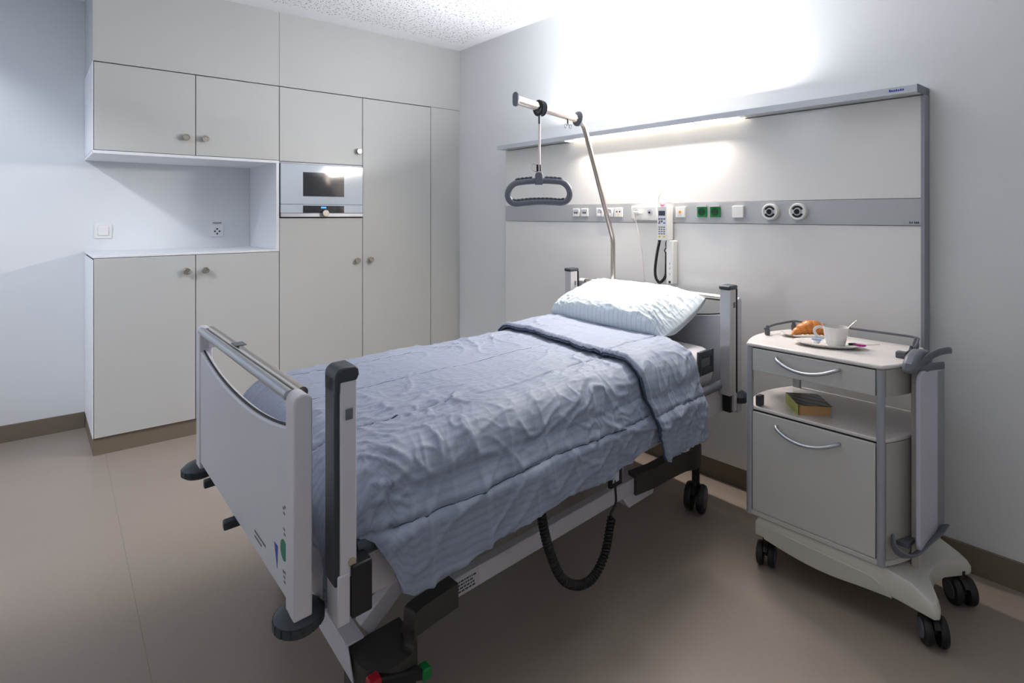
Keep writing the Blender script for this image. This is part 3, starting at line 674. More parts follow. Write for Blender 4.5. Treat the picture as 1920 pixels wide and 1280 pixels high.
# ------------------------------------------------------------------ trapeze handle, hanging
hx, hyy, _ = B(px, -.568, 0); U = Vector((.638, .770, 0)); Nn = Vector((-.77, .638, 0))
def H(a, b_, c): v = Vector((hx, hyy, 0))+U*a+Nn*b_; return (v.x, v.y, c)
t = thing('trapeze_handle', H(0, 0, 1.40), 'grey elongated loop grab handle hanging on a strap from the trapeze arm', 'grab handle')
n = 64; outer = []; inner = []
w2, r0 = .165, .053
zc = 1.462
def ring(wh, rr, sag):
    out = []
    for k in range(20): a_ = -PI/2+PI*k/19; out.append((wh-rr+rr*math.cos(a_), rr*math.sin(a_)))
    for k in range(1, 24): x = (wh-rr)*(1-2*k/24); out.append((x, rr))
    for k in range(20): a_ = PI/2+PI*k/19; out.append((-(wh-rr)+rr*math.cos(a_), rr*math.sin(a_)))
    for k in range(1, 24): x = -(wh-rr)*(1-2*k/24); out.append((x, -rr))
    return [(x, z+.016*(1-(x/.16)**2)-.010+.02*x) for x, z in out]
path = [H(x, 0, zc+z) for x, z in ring(.153, .052, 0)]
MB().tube(path, .0095, 12, closed=True, r2=.015).build('grip_loop', M['grey'], t)
m = MB()
rr = ring(.153, .052, 0)
tp = [p for p in rr if p[1] > .035 and abs(p[0]) < .125 and abs(p[0]) > .028]
bt = [p for p in rr if p[1] < -.02 and abs(p[0]) < .13]
for seg_ in ([p for p in tp if p[0] > 0], [p for p in tp if p[0] < 0]):
    seg_ = sorted(seg_); L_ = [(a, b_) for a, b_ in seg_]
    dense = []
    for (a0, b0), (a1, b1) in zip(L_, L_[1:]):
        for k in range(4): dense.append((a0+(a1-a0)*k/4, b0+(b1-b0)*k/4))
    m.tube([H(a, 0, zc+b_+.0085+.0018*math.cos(a*2*PI/.02)) for a, b_ in dense], .006, 8, r2=.013)
seg_ = sorted(bt); dense = []
for (a0, b0), (a1, b1) in zip(seg_, seg_[1:]):
    for k in range(4): dense.append((a0+(a1-a0)*k/4, b0+(b1-b0)*k/4))
m.tube([H(a, 0, zc+b_+.0085+.0018*math.cos(a*2*PI/.02)) for a, b_ in dense], .006, 8, r2=.013)
m.build('rubber_grip', M['dgrey'], t)
m = MB(lambda a, b_, c: H(a, b_, c)); m.prism([(-.019, 1.500), (.019, 1.500), (.019, 1.548), (.013, 1.562), (-.013, 1.562), (-.019, 1.548)], (0, .028, 0), (0, -.014, 0)); m.build('hanger_block', M['grey'], t, bevel=.003)
m = MB(); m.tube([H(.002, -.004, 1.560), H(.003, -.004, 1.86)], .0035, 8, r2=.006); m.build('strap', M['cord'], t)
m = MB(lambda a, b_, c: H(a, b_, c)); m.box(-.012, -.002, -.009, .009, 1.565, 1.600); m.box(.004, .011, -.009, .009, 1.565, 1.600); m.build('strap_clip', M['black'], t, bevel=.003)
m = MB(); m.tube([H(-.012, 0, 1.598), H(-.024, 0, 1.606), H(-.034, 0, 1.598), H(-.036, 0, 1.580), H(-.028, 0, 1.570), H(-.012, 0, 1.566)], .0028, 8); m.build('buckle', M['chrome'], t)
cx_, cy_, cz_ = B(px, -.560, 1.884)
m = MB(); aa = Vector(B(px, -.7, 0))-Vector(B(px, -.3, 0)); aa.normalize(); sd = Vector((aa.y, -aa.x, 0))
for off, rr_ in ((-.012, .0045), (.018, .0028)):
    c0 = Vector((cx_, cy_, cz_-.006))-aa*off
    m.tube([c0+sd*.029*math.cos(2*PI*k/24)+Vector((0, 0, .034))*math.sin(2*PI*k/24) for k in range(24)], rr_, 8, closed=True, r2=rr_*1.6)
m.build('arm_loop', M['black'], t)
m = MB(); c0 = Vector((cx_, cy_, cz_-.006))-aa*.004
m.tube([c0+sd*.027*math.cos(2*PI*k/24)+Vector((0, 0, .031))*math.sin(2*PI*k/24) for k in range(24)], .003, 8, closed=True, r2=.010)
m.tube([H(.002, -.002, 1.875), H(.003, -.004, 1.80)], .006, 8, r2=.009); m.build('webbing_loop', M['grey'], t)

# ------------------------------------------------------------------ mattress, duvet, pillow
def rbox(m, x0, x1, y0, y1, z0, z1, r, n=6, cor=None):
    """rounded box surface via superellipse-like subdivision"""
    bmesh_v = {}
    m.box(x0, x1, y0, y1, z0, z1)
m = mb(); m.box(-.45, .45, -1.93, .0, .558, .738)
bmesh.ops.bevel(m.bm, geom=list(m.bm.edges), offset=.062, segments=8, profile=.5, affect='EDGES')
bmesh.ops.subdivide_edges(m.bm, edges=[e for e in m.bm.edges if e.calc_length() > .15], cuts=30, use_grid_fill=True)
for v in m.bm.verts:
    q = noise.noise(v.co*5)*.004+noise.noise(v.co*17)*.0015
    v.co += Vector((q, q, q*.8))
tag(m.build('mattress', M['sheet'], sharp=80), 'mattress under a white cotton sheet on the hospital bed', 'mattress')
# hanging corner of the sheet
m = mb(); g = []
for i in range(14):
    for j in range(14):
        y = -.46+.21*i/13; z = .56-.16*j/13
        x = .503+.010*math.sin(y*60)*j/13+.012*j/13
        g.append(m.bm.verts.new((x, y+.01*math.sin(j*.5), z-.012*math.sin(i*.6)*j/13)))
for i in range(13):
    for j in range(13): m.bm.faces.new((g[i*14+j], g[i*14+j+1], g[(i+1)*14+j+1], g[(i+1)*14+j]))
o = m.build('hanging_sheet', M['sheet'], sharp=80); tag(o, 'corner of white sheet hanging below the blue duvet near the head end', 'sheet')
sm = o.modifiers.new('solid', 'SOLIDIFY'); sm.thickness = .0025
# dark strap holder at the mattress side
t = thing('strap_holder', B(.462, -.13, .64), 'dark rectangular holder with pale slot at the mattress side by the headboard', 'holder')
m = mb(); m.box(.452, .470, -.205, -.183, .640, .748); m.box(.452, .470, -.092, -.070, .640, .748); m.box(.452, .470, -.183, -.092, .715, .748); m.box(.452, .470, -.183, -.092, .640, .675)
m.build('frame', M['dgrey'], t, bevel=.006, seg=3)
mb().box(.456, .462, -.183, -.092, .675, .715).build('webbing', M['grey'], t)

def path_s(s, zt):
    """cross-section: signed arc length from the middle of the bed -> (x, z, side 0..1)"""
    a = abs(s); sg = 1 if s >= 0 else -1; R = .105; F = .385
    if a < F: return s, zt+.006*(1-(a/F)**2), 0.
    if a < F+R*PI/2:
        th = (a-F)/R; return sg*(F+R*math.sin(th)), zt-R*(1-math.cos(th)), math.sin(th)
    d = a-F-R*PI/2; return sg*(F+R+.52*min(d, .08)+.06*max(0, d-.08)), zt-R-d*.965, 1.
def interp(tb, y):
    for (a, va), (b_, vb) in zip(tb, tb[1:]):
        if y <= b_: 
            f = (y-a)/(b_-a) if b_ > a else 0; return va+(vb-va)*max(0, min(1, f))
    return tb[-1][1]
HEM = [(-1.96, .605), (-1.90, .600), (-1.875, .600), (-1.845, .590), (-1.812, .530), (-1.785, .462), (-1.755, .440), (-1.66, .442), (-1.50, .462), (-1.32, .474), (-1.16, .482), (-1.08, .476), (-.975, .464), (-.80, .490), (-.70, .512), (-.2, .52)]
ZT = .772
SEAMS = (.292, -.02, -.33, .612)
def wrinkle(s, y, side):
    P = noise.noise; V = Vector
    h = .006*P(V((s*3.2, y*3.2, .3)))
    wx, wy = s+.05*P(V((s*4, y*4, 9))), y+.05*P(V((s*4, y*4, 5)))
    rd = lambda n_, w_: math.exp(-abs(n_)/w_)
    r1 = rd(P(V((wx*7.5+wy*2.4, wy*4.4-wx*1.2, 1.7))), .09); r2 = rd(P(V((wx*17-wy*5, wy*10+wx*6, 4.1))), .13); r3 = rd(P(V((wx*36+wy*8, wy*26-wx*10, 7.7))), .2)
    am = .35+.65*smooth(-.3, .3, P(V((s*2.1, y*1.9, 12))))
    am *= (.45+.55*smooth(.10, .34, abs(s-.02)))*(1-.55*smooth(.60, .72, abs(s)))+.35*smooth(-1.2, -1.7, y)*(1 if abs(s) < .4 else 0)
    h += (.0105*r1+.0062*r2)*am+.0016*r3*(.3+am)-.002
    if side > 0:
        fold = P(V((y*7.5+.25*s, s*.9, 21.)))*.017+rd(P(V((y*10.5+s*1.2, s*1.4, 33.))), .16)*.014
        h += side*fold*(.35+.65*smooth(.5, .9, abs(s)))
        h += side*.008*rd(P(V((y*9+s*9, s*7-y*4, 2.2))), .12)
    for i, c in enumerate(SEAMS):
        d = s-c-.004*math.sin(y*9+i)
        k = 1. if i in (0, 3) else .45
        h -= k*.0075*math.exp(-(d/.0065)**2)
        h += k*.0065*math.exp(-abs(d)/.05)*(P(V((y*34, c*10+.5*math.copysign(1, d), 3.3)))+.3)*(1-math.exp(-(d/.012)**2))
    return h
def dpoint(s, y, lay, ztop_y=None):
    """lay: thickness offset outward"""
    L_near = interp(HEM, y)
    zt = ZT
    foot = smooth(-1.82, -1.97, y)
    x, z, side = path_s(s, zt)
    yy = y
    if side > .99 and y < -1.80:
        x -= (abs(x)-.49)*(1-smooth(-1.875, -1.815, y))*(1 if s > 0 else -1)
    if y < -1.84:
        th = min(PI/2, (-1.84-y)/.11); yy = -1.84-.11*math.sin(th); dz = .11*(1-math.cos(th))
        rest = max(0, (-1.84-y)-.11*PI/2); dz += rest
        z -= dz; 
        x *= 1-.05*smooth(-1.84, -2.0, y)
    h = wrinkle(s, y, side)+lay
    nx = side*(1 if s > 0 else -1); nz = math.sqrt(max(0, 1-side*side))
    fy = -1. if y < -1.95 else 0.
    bl = smooth(-1.86, -1.98, y)
    x += nx*h*(1-bl*.5); z += nz*h*(1-bl); yy -= bl*h*(1-side)
    return x, yy, z
def s_limits(y, near):
    R = .105; F = .385
    if near:
        zh = interp(HEM, y); return F+R*PI/2+max(.0, (ZT-R-zh)/.965)
    return -(F+R*PI/2+.16*smooth(-1.95, -1.8, y))
rows = []
NS = 340
def head_y(s): return -.195-.125*smooth(.18, .42, s)+.01*math.sin(s*7)
def flap_y(s): return -.655-.055*smooth(-.5, .45, s)+.06*smooth(.5, .85, s)+.006*math.sin(s*23)
LAY = .030
def flap_hem(y): return interp([(-.75, .490), (-.69, .484), (-.61, .474), (-.28, .472)], y)
NF = 110; NC = 8; NMn = 460; YF = -2.05
bm = bmesh.new(); uvl = bm.loops.layers.uv.new('uv'); grid = []; uvs = []
def add_row(fn, vfn):
    r = []; u = []
    for i in range(NS+1):
        f = i/NS; r.append(bm.verts.new(B(*fn(f)))); u.append(vfn(f))
    grid.append(r); uvs.append(u)
def sval(f, ynear, flap):
    lo = s_limits(-1.0, False) if flap else s_limits(ynear, False)
    if flap: hi = .385+.105*PI/2+(ZT+LAY-.105-flap_hem(ynear))/.965
    else: hi = s_limits(ynear, True)
    return lo+(hi-lo)*f
for k in range(NF+1):            # flap, edge -> crest
    a = k/NF
    def fn(f, a=a):
        y0 = -.655; s = sval(f, -.70+.42*a, True); y = flap_y(s)+(head_y(s)-flap_y(s))*a
        s = sval(f, y, True)
        edge = .010*math.exp(-a*a/(.02**2)); return dpoint(s, y, LAY-edge+.006*math.exp(-((a-.04)/.02)**2))
    add_row(fn, lambda f, a=a: (sval(f, -.5, True), -.45*a+3))
for k in range(1, NC):           # crest
    th = PI*k/NC
    def fn(f, th=th):
        s = sval(f, -.3, True); s2 = sval(f, -.3, False); w_ = .5-.5*math.cos(th); s = s*(1-w_)+s2*w_
        y = head_y(s); return dpoint(s, y+.016*math.sin(th), LAY*(1-w_))
    add_row(fn, lambda f: (sval(f, -.5, True), 3-.46))
for k in range(NMn+1):           # main sheet
    a = k/NMn
    def fn(f, a=a):
        s0 = sval(f, -.3, False); y = head_y(s0)*(1-a)+YF*a; s = sval(f, y, False); return dpoint(s, y, 0)
    def vf(f, a=a):
        y = -.2*(1-a)+YF*a; return (sval(f, y, False), y)
    add_row(fn, vf)
for j in range(len(grid)-1):
    for i in range(NS):
        fc = bm.faces.new((grid[j][i], grid[j][i+1], grid[j+1][i+1], grid[j+1][i])); fc.smooth = True
        for lp, (jj, ii) in zip(fc.loops, ((j, i), (j, i+1), (j+1, i+1), (j+1, i))): lp[uvl].uv = uvs[jj][ii]
bmesh.ops.recalc_face_normals(bm, faces=bm.faces)
duv_org = Vector(B(0, -1, .40))
for v in bm.verts: v.co -= duv_org
me = bpy.data.meshes.new('duvet'); bm.to_mesh(me); bm.free(); me.materials.append(M['duvet'])
duvet = bpy.data.objects.new('duvet', me); COL.objects.link(duvet); duvet.location = duv_org; duvet['_w'] = tuple(duv_org)
tag(duvet, 'rumpled blue-grey quilted duvet folded back over the hospital bed', 'duvet')
sm = duvet.modifiers.new('solid', 'SOLIDIFY'); sm.thickness = .009; sm.offset = 0
# stitched seam lines, lying in the creases
def seam_line(c, i, y0, y1, lay, r=.0019, name='seam'):
    m = MB(B); n_ = 260; m.tube([(lambda p: (p[0], p[1], p[2]))(dpoint(c+.004*math.sin((y0+(y1-y0)*k/n_)*9+i), y0+(y1-y0)*k/n_, lay+.0052)) for k in range(n_+1)], r, 6)
    return m.build(name, M['seam'], duvet)
for i, c in enumerate(SEAMS):
    if c in (.292, .612): seam_line(c, i, -.70, -1.80 if c > .5 else -1.92, 0)
    else: seam_line(c, i, -.70, -1.92, 0, .0008)
seam_line(.612, 3, -.315, -.66, LAY, .0016)
m = MB(B); P_ = []  # dark piping cord along the flap edge, gap shadow put into its colour
for k in range(301):
    f = k/300; s = sval(f, -.70, True); y = flap_y(s); s = sval(f, y, True); P_.append(dpoint(s, y-.003, LAY-.004))
m.tube(P_, .0040, 8); m.build('piping_gap_shade', M['seam'], duvet)

# pillow
bm = bmesh.new(); uvl = bm.loops.layers.uv.new('uv')
NU, NV = 120, 90
pc = Vector((-.050, -.118, .868)); tilt = math.radians(15)
def ppt(u, v, top):
    hw, hd, th = .412, .200, .106
    # sleeve opening at +u: flatter and longer
    su = abs(u); end = max(0, 1-su**3.4)**.55; fr = max(0, 1-abs(v)**5.5)**.5
    T = th*end*fr
    sleeve = smooth(.70, 1.0, u)
    T = max(T*(1-.25*sleeve), .010*(1-smooth(.97, 1, abs(v)))*smooth(.6, .8, u))
    x = u*hw*(1-.05*(v*v)*(su**3)); y = v*hd*(1-.10*su**4)
    z = T*(1 if top else -1)
    w_ = noise.noise(Vector((u*4, v*4, 2)))*.010
    ray_ = math.exp(-abs(noise.noise(Vector((u*3.0, v*7.5+u*2, 5))))/.15)
    w_ += .019*ray_*(.25+.75*smooth(.35, .95, u))
    w_ += .014*math.exp(-abs(noise.noise(Vector((u*9+v*3, v*8, 8))))/.13)*(.3+.7*smooth(.3, .9, su))
    z += (w_-.006)*(1 if top else -.3)*(1-max(su, abs(v))**8)
    # droop of the near front corner of the sleeve, lift of the far corner
    z += sleeve*(.030*v)
    x += sleeve*(.020*v)
    # front edge pressed flat against the duvet
    return x, y, z
def pworld(x, y, z):
    c, s = math.cos(tilt), math.sin(tilt); y2 = y*c-z*s; z2 = y*s+z*c
    zz = pc.z+z2
    zz = max(zz, .806+.002*math.sin(x*30)) if (pc.y+y2) < .2 else zz
    return B(pc.x+x, pc.y+y2, zz)
V = {}
for top in (1, 0):
    for i in range(NU+1):
        for j in range(NV+1):
            edge = i in (0, NU) or j in (0, NV)
            if not top and edge: V[(0, i, j)] = V[(1, i, j)]; continue
            u = -1+2*i/NU; v = -1+2*j/NV
            u = math.sin(u*PI/2)*.55+u*.45; v = math.sin(v*PI/2)*.7+v*.3
            V[(top, i, j)] = bm.verts.new(pworld(*ppt(u, v, top)))
for top in (1, 0):
    for i in range(NU):
        for j in range(NV):
            q = [(top, i, j), (top, i+1, j), (top, i+1, j+1), (top, i, j+1)]
            if not top: q = q[::-1]
            try: fc = bm.faces.new([V[k] for k in q])
            except ValueError: continue
            fc.smooth = True
            for lp, k in zip(fc.loops, q):
                u = -1+2*k[1]/NU; v = -1+2*k[2]/NV; u = math.sin(u*PI/2)*.55+u*.45
                lp[uvl].uv = (u*.43, v*.25)
bmesh.ops.recalc_face_normals(bm, faces=bm.faces)
po = Vector(B(pc.x, pc.y, .80))
for v in bm.verts: v.co -= po
me = bpy.data.meshes.new('pillow'); bm.to_mesh(me); bm.free(); me.materials.append(M['pillow'])
pil = bpy.data.objects.new('pillow', me); COL.objects.link(pil); pil.location = po; pil['_w'] = tuple(po)
tag(pil, 'plump pale blue striped pillow leaning at the head of the bed', 'pillow')
sb = pil.modifiers.new('sub', 'SUBSURF'); sb.levels = 1; sb.render_levels = 1

# ------------------------------------------------------------------ bedside cabinet
CX0, CX1, CF, CB = 2.838, 3.300, -.595, -.185
cab = thing('bedside_cabinet', ((CX0+CX1)/2, -.39, 0), 'grey rolling hospital bedside cabinet with drawer, open shelf and door', 'bedside cabinet')
def bow(y): # sideways bulge of the shell between front and back posts
    t_ = (y-CF)/(CB-CF); return .052*math.sin(PI*max(0, min(1, t_)))**.9
def slab(z0, z1, name, mt, grow=0., parent=cab, bevel=.003, yb=CB, yf=CF):
    n_ = 20; L_ = [(CX0-bow(yf+(yb-yf)*k/n_)-grow, yf+(yb-yf)*k/n_) for k in range(n_+1)]; R_ = [(CX1+bow(yf+(yb-yf)*k/n_)+grow, yf+(yb-yf)*k/n_) for k in range(n_+1)]
    poly = L_+R_[::-1]
    return MB().prism(poly, (0, 0, z1-z0), (0, 0, z0), (1, 0, 0), (0, 1, 0)).build(name, mt, parent, bevel=bevel)
slab(.843, .857, 'top', M['cabtop'], .004, yf=CF-.006, yb=CB+.004, bevel=.005)
slab(.600, .612, 'shelf', M['shelfgloss'], 0, yf=CF+.004)
slab(.196, .214, 'bottom', M['cabfront'], .004, yf=CF-.004)
def shell(z0, z1, name, side):
    n_ = 16; A = []; B_ = []
    for k in range(n_+1):
        y = CF+.016+(CB-CF-.02)*k/n_
        if side > 0: A.append((CX1+bow(y), y)); B_.append((CX1+bow(y)-.012, y))
        else: A.append((CX0-bow(y), y)); B_.append((CX0-bow(y)+.012, y))
    return MB().prism(A+B_[::-1], (0, 0, z1-z0), (0, 0, z0), (1, 0, 0), (0, 1, 0)).build(name, M['cabbody'], cab)
for z0, z1 in ((.752, .842), (.215, .599)):
    for s in (-1, 1): shell(z0, z1, 'side_shell', s)
MB().box(CX0+.01, CX1-.01, CB-.012, CB-.002, .215, .599).build('back_panel', M['cabbody'], cab)
MB().box(CX0+.01, CX1-.01, CB-.012, CB-.002, .752, .842).build('back_panel', M['cabbody'], cab)
MB().box(CX0+.012, CX1-.012, CF+.02, CB-.014, .756, .77).build('drawer_floor', M['cabbody'], cab)
for x in (CX0+.006, CX1-.004):
    MB().tube([(x, CF+.004, .197), (x, CF+.004, .842)], .0125, 16, r2=.0125).build('front_post', M['postg'], cab)
for x in (CX0+.012, CX1-.012):
    MB().box(x-.014, x+.014, CB-.030, CB-.013, .612, .752).build('rear_post', M['alu2'], cab)
dr = MB().box(CX0+.020, CX1-.018, CF-.004, CF+.012, .753, .8385).build('drawer_front', M['cabfront'], cab, bevel=.002)
dd = MB().box(CX0+.020, CX1-.018, CF-.004, CF+.012, .216, .5945).build('door', M['cabfront'], cab, bevel=.002)
for z_ in (.836, .592): MB().box(CX0+.018, CX1-.016, CF+.006, CF+.013, z_, z_+.0075).build('gap_trim', M['hole'], cab)
def handle(z, par):
    P0 = []
    for k in range(25):
        f = -1+2*k/24; x = 3.062+.109*f; P0.append((x, CF-.012-.030*(1-f*f)**.5, z-.030*(1-f*f)+.0))
    P0 = [(P0[0][0], CF-.002, P0[0][2])]+P0+[(P0[-1][0], CF-.002, P0[-1][2])]
    MB().tube(P0, .0062, 12).build('handle', M['alu'], par)
handle(.818, dr); handle(.563, dd)
MB().box(CX0+.020, CX0+.040, CF+.018, CF+.050, .612, .652).build('latch', M['purple'], cab, bevel=.003)
# gallery rail around the top
zr = .893
gp = bend([(CX0-.022, -.42, zr-.010), (CX0-.018, -.36, zr), (CX0+.004, -.212, zr+.003), (CX1-.004, -.205, zr+.003), (CX1+.030, -.36, zr-.002), (CX1+.026, -.43, zr-.012)], .03)
gr = MB().tube(gp, .0045, 10).build('gallery_rail', M['wheelg'], cab)
for x, y in ((CX0-.020, -.410), (CX0+.006, -.232), (CX1-.004, -.226), (CX1+.030, -.395)):
    MB().lathe([(.007, 0), (.010, .004), (.0105, .020), (.007, .030), (.005, .040), (0, .042)], (x-.004*(1 if x > 3 else -1), y, .857), (0, 0, 1), 16).build('rail_foot', M['wheelg'], gr)
MB().box(CX1-.010, CX1+.022, -.438, -.410, .857, .879).build('rail_clamp', M['wheelg'], gr, bevel=.003)
# base with flared legs
def bpoly(sc=1): return [(2.868, -.600), (3.300, -.600), (3.375, -.598), (3.446, -.606), (3.458, -.590), (3.452, -.560), (3.405, -.470), (3.395, -.400), (3.405, -.330), (3.452, -.245), (3.455, -.215), (3.425, -.195), (3.35, -.205), (3.25, -.20), (2.90, -.20), (2.868, -.22)]
p = bpoly(); m = MB(); bmx = m.bm; n_ = len(p)
def zt_(x): return .196-.050*smooth(3.33, 3.46, x)
def zb_(x): return .125-.022*smooth(3.20, 3.45, x)+.00*x-.015*math.sin(PI*max(0, min(1, (x-2.9)/.4)))
TT = [bmx.verts.new((x+(.012 if x < 2.9 else -.010 if x > 3.4 else 0), y+(.01 if y < -.55 else -.01 if y > -.25 else 0), zt_(x))) for x, y in p]; MM = [bmx.verts.new((x, y, zt_(x)-.022)) for x, y in p]; BB = [bmx.verts.new((x, y, zb_(x))) for x, y in p]
for A_, C_ in ((TT, MM), (MM, BB)):
    for i in range(n_): bmx.faces.new((A_[i], C_[i], C_[(i+1) % n_], A_[(i+1) % n_]))
bmesh.ops.triangulate(bmx, faces=[bmx.faces.new(TT), bmx.faces.new(BB[::-1])])
base = m.build('base', M['castb'], cab, bevel=.004, sharp=50)
pl_ = []
for k in range(25):
    f = k/24; x = 2.905+.42*f; pl_.append((x, .124-.022*smooth(3.20, 3.45, x)-.026*math.sin(PI*f)))
up_ = [(3.332, .112), (3.322, .128), (3.300, .145), (3.27, .158), (2.925, .172), (2.908, .160)]
MB().prism(pl_+up_[0:], (0, -.006, 0), (0, -.600, 0)).build('base_cover', M['castb'], base, bevel=.002)
W3 = lambda x, y, z: (x, y, z)
castor(2.890, -.555, cab, .044, W3, yaw=.35, mount=.135); castor(2.90, -.245, cab, .044, W3, yaw=-.5, mount=.13)
castor(3.432, -.558, cab, .046, W3, yaw=.55, mount=.10, disc_m='grey'); castor(3.432, -.255, cab, .048, W3, yaw=.75, mount=.12)
# side column and folded-down table
MB().box(3.349, 3.371, -.478, -.425, .165, .850).build('table_column', M['cabbody'], cab, bevel=.003)
n_ = 8
def rr_poly(y0, y1, z0, z1, r):
    out = []
    for cy2, cz2, a0 in ((y1-r, z1-r, 0), (y0+r, z1-r, PI/2), (y0+r, z0+r, PI), (y1-r, z0+r, 3*PI/2)):
        for k in range(n_+1): a_ = a0+PI/2*k/n_; out.append((cy2+r*math.cos(a_), cz2+r*math.sin(a_)))
    return out
tb = MB().prism(rr_poly(-.530, -.345, .250, .838, .035), (.014, 0, 0), (3.376, 0, 0), (0, 1, 0), (0, 0, 1)).build('folded_table_board', M['boardside'], cab, bevel=.004)
MB().box(3.372, 3.386, -.342, -.250, .262, .81).build('table_back_frame', M['alu2'], cab, bevel=.002)
m = MB(); m.prism([(-.560, .835), (-.550, .868), (-.52, .890), (-.46, .902), (-.40, .893), (-.36, .865), (-.37, .842), (-.44, .835)], (.040, 0, 0), (3.342, 0, 0), (0, 1, 0), (0, 0, 1))
m.build('table_hinge', M['grey'], cab, bevel=.012, seg=3)
m = MB(); m.tube(spline([(3.372, -.50, .835), (3.378, -.49, .858), (3.392, -.45, .880), (3.410, -.41, .893), (3.424, -.37, .896), (3.426, -.345, .892), (3.414, -.345, .890), (3.398, -.38, .885), (3.385, -.41, .875)]), .0045, 10, r2=.011)
m.tube(spline([(3.378, -.49, .840), (3.396, -.45, .848), (3.420, -.40, .850)]), .004, 10, r2=.013); m.build('release_lever', M['grey'], cab)
m = MB(); m.tube(spline([(3.315, -.55, .285), (3.335, -.58, .265), (3.360, -.575, .252), (3.378, -.53, .250), (3.390, -.45, .262), (3.400, -.38, .270), (3.405, -.33, .285)]), .006, 10, r2=.020); m.box(3.325, 3.36, -.54, -.44, .262, .276); m.build('lower_hinge', M['grey'], cab)
# ------------------------------------------------------------------ things on the cabinet
TZ = .857
def oval_plate(name, c, a_, b_, yaw, label, h=.014):
    m = MB(); n2 = 48; rings = []
    for (sc_, z) in ((0, .004), (.55, .004), (.62, .003), (.80, .008), (1.0, h), (1.01, h-.0015), (.80, .004), (.60, 0), (0, 0)):
        ring_ = []
        for k in range(n2):
            th = 2*PI*k/n2; x = a_*sc_*math.cos(th)*(1+.05*math.cos(2*th)); y = b_*sc_*math.sin(th)
            ring_.append(m.bm.verts.new((c[0]+x*math.cos(yaw)-y*math.sin(yaw), c[1]+x*math.sin(yaw)+y*math.cos(yaw), c[2]+z)))
            if sc_ == 0: break
        rings.append(ring_)
    for A_, C_ in zip(rings, rings[1:]):
        for k in range(n2):
            if len(A_) == 1: m.bm.faces.new((A_[0], C_[k], C_[(k+1) % n2]))
            elif len(C_) == 1: m.bm.faces.new((A_[k], C_[0], A_[(k+1) % n2]))
            else: m.bm.faces.new((A_[k], C_[k], C_[(k+1) % n2], A_[(k+1) % n2]))
    o = m.build(name, M['ceramic'], sharp=80); tag(o, label, 'plate'); return o
oval_plate('side_plate', (2.938, -.322, TZ+.0005), .092, .056, .62, 'small white plate under the croissant')
oval_plate('saucer', (3.068, -.430, TZ+.0005), .116, .070, .42, 'white oval saucer under the coffee cup', .015)
# croissant
m = MB(); P_ = []; R_ = []; R2 = []
u_ = Vector((.80, .60, 0)); v_ = Vector((-.60, .80, 0)); cc = Vector((2.958, -.318, TZ+.008))
for k in range(61):
    f = -1+2*k/60; r_ = .029*(1-abs(f)**1.5)**.95+.004
    ph = (f*3.4) % 1.0; r_ *= .86+.20*abs(math.sin(PI*ph))**.6
    P_.append(cc+u_*f*.082+v_*(-.030*f*f)+Vector((0, 0, r_*.86+.004*(1-f*f)))); R_.append(r_); R2.append(r_*.86)
m.tube(P_, R_, 20, r2=R2)
for v in m.bm.verts: v.co += v.co.normalized()*noise.noise(v.co*60)*.002
cr = m.build('croissant', mat('croissant crust', (214, 128, 48), .38, bump=.6, bscale=120, coat=.25, var=.35, vscale=28), sharp=60); tag(cr, 'golden brown croissant lying on the small white plate', 'croissant')
# cup
c0 = (3.093, -.428, TZ+.0045)
cup = thing('coffee_cup', c0, 'white coffee cup with looped handle on the saucer', 'cup')
MB().lathe([(0, .001), (.024, 0), (.028, .001), (.031, .006), (.038, .036), (.043, .064), (.0445, .073), (.0430, .0735), (.0410, .064), (.036, .036), (.029, .010), (0, .007)], c0, (0, 0, 1), 48).build('bowl', M['ceramic'], cup)
hd = Vector((-.80, -.45, 0)).normalized(); hc = Vector(c0)
MB().tube(spline([hc+hd*.040+Vector((0, 0, .066)), hc+hd*.056+Vector((0, 0, .069)), hc+hd*.070+Vector((0, 0, .060)), hc+hd*.070+Vector((0, 0, .046)), hc+hd*.058+Vector((0, 0, .032)), hc+hd*.038+Vector((0, 0, .027))]), .0034, 10, r2=.0052).build('handle', M['ceramic'], cup)
MB().lathe([(.0385, .0), (.0385, .001), (0, .001)], (c0[0], c0[1], c0[2]+.055), (0, 0, 1), 36).build('coffee', M['coffee'], cup)
m = MB(); a_ = Vector(c0)+Vector((-.010, -.010, .012)); b_ = Vector(c0)+Vector((.052, .050, .098))
m.tube([a_, a_.lerp(b_, .3), a_.lerp(b_, .7), b_], [.006, .0018, .0018, .0026], 8, r2=[.003, .0012, .0012, .0012]); tag(m.build('spoon', M['chrome']), 'steel teaspoon standing in the coffee cup', 'spoon')
t = thing('milk_portion', (3.040, -.465, TZ+.010), 'tiny white milk portion tub with blue foil lid', 'milk tub')
MB().lathe([(0, 0), (.010, 0), (.015, .013), (0, .013)], (3.040, -.465, TZ+.012), (0, 0, 1), 24).build('tub', M['plastic'], t)
MB().lathe([(.0185, .0), (.0185, .0012), (0, .0015)], (3.040, -.465, TZ+.0252), (0, 0, 1), 24).build('foil_lid', M['tubblue'], t)
t = thing('sugar_sachet', (3.150, -.405, TZ+.012), 'thin sugar sachet, dark and magenta, behind the coffee cup', 'sachet')
def sa(a, b_, c): return (3.150+a*.86+b_*.5, -.405+a*-.10+b_*.95, TZ+.012+c+a*.04)
MB(sa).box(-.020, .0, -.008, .008, .0, .009).build('dark_end', M['dark2'], t, bevel=.002)
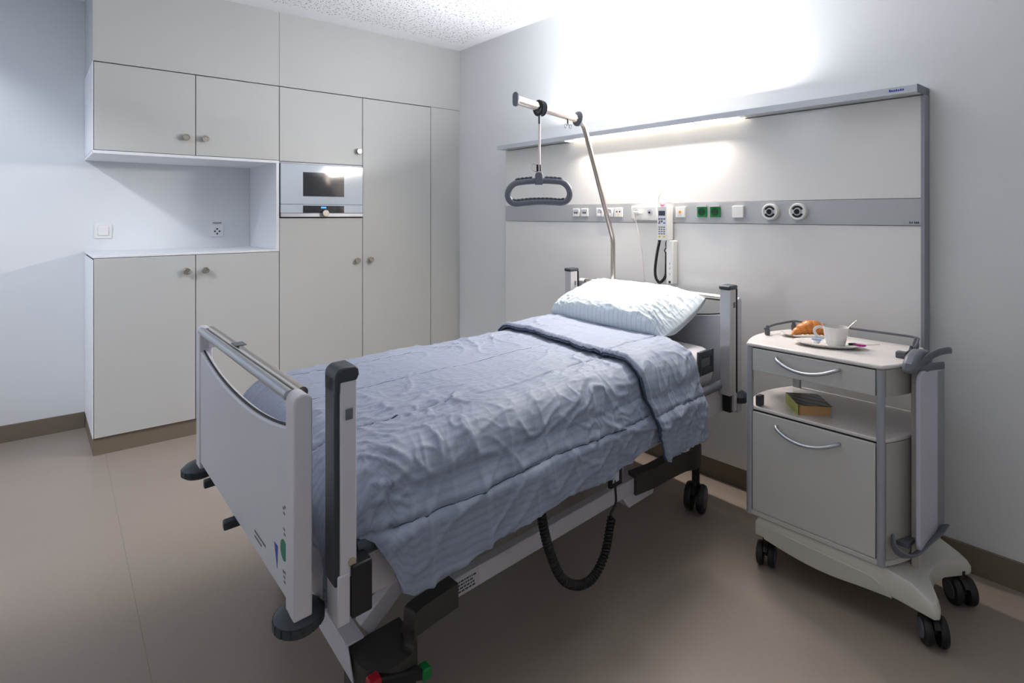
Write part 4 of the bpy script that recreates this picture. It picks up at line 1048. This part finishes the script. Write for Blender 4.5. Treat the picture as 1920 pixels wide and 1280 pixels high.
MB(sa).box(.0, .038, -.008, .008, .0005, .008).build('magenta_end', M['magenta'], t, bevel=.002)
m = MB(); m.tube([(3.120, -.455, TZ+.013), (3.175, -.395, TZ+.017), (3.215, -.352, TZ+.020)], [.003, .004, .002], 8, r2=[.001, .001, .001]); tag(m.build('butter_knife', M['chrome']), 'small steel knife lying across the saucer rim', 'knife')
# book
bx = Vector((3.013, -.472, .6125)); ba = Vector((.835, .55, 0)).normalized(); ba = Vector((.97, .14, 0)).normalized(); bb = Vector((-.62, .78, 0)).normalized()
bb = Vector((-ba.y, ba.x, 0))
ang = math.radians(40)
def bk(a, b_, c):
    e = Vector((math.cos(ang), math.sin(ang), 0)); g_ = Vector((-math.sin(ang), math.cos(ang), 0)); p_ = bx+e*a+g_*b_; return (p_.x, p_.y, bx.z+c)
t = thing('paperback_book', tuple(bx), 'thick paperback with dark cover and lime spine lying on the open shelf', 'book')
MB(bk).box(-.054, .054, -.074, .074, .002, .038).build('page_block', M['pages'], t)
cm = mat('book cover', (46, 44, 36), .35, coat=.1); N_, L_, b2 = nodes(cm)
tc = N_.new('ShaderNodeTexCoord'); wv = N_.new('ShaderNodeTexWave'); wv.inputs['Scale'].default_value = 9; wv.inputs['Distortion'].default_value = 6; wv.bands_direction = 'Y'
rp = N_.new('ShaderNodeValToRGB'); rp.color_ramp.elements[0].position = .55; rp.color_ramp.elements[0].color = (.018, .017, .013, 1); rp.color_ramp.elements[1].position = .9; rp.color_ramp.elements[1].color = (.20, .19, .12, 1)
L_.new(tc.outputs['Object'], wv.inputs['Vector']); L_.new(wv.outputs['Color'], rp.inputs[0]); L_.new(rp.outputs[0], b2.inputs['Base Color'])
MB(bk).box(-.058, .058, -.078, .078, .038, .0398).build('front_cover', cm, t)
MB(bk).box(-.058, .058, -.078, .078, .0, .0018).build('back_cover', M['label'], t)
MB(bk).box(-.0605, -.0582, -.078, .078, .0, .0398).build('spine', M['bookside'], t)
for o in bpy.data.objects:
    if '_w' in o: del o['_w']
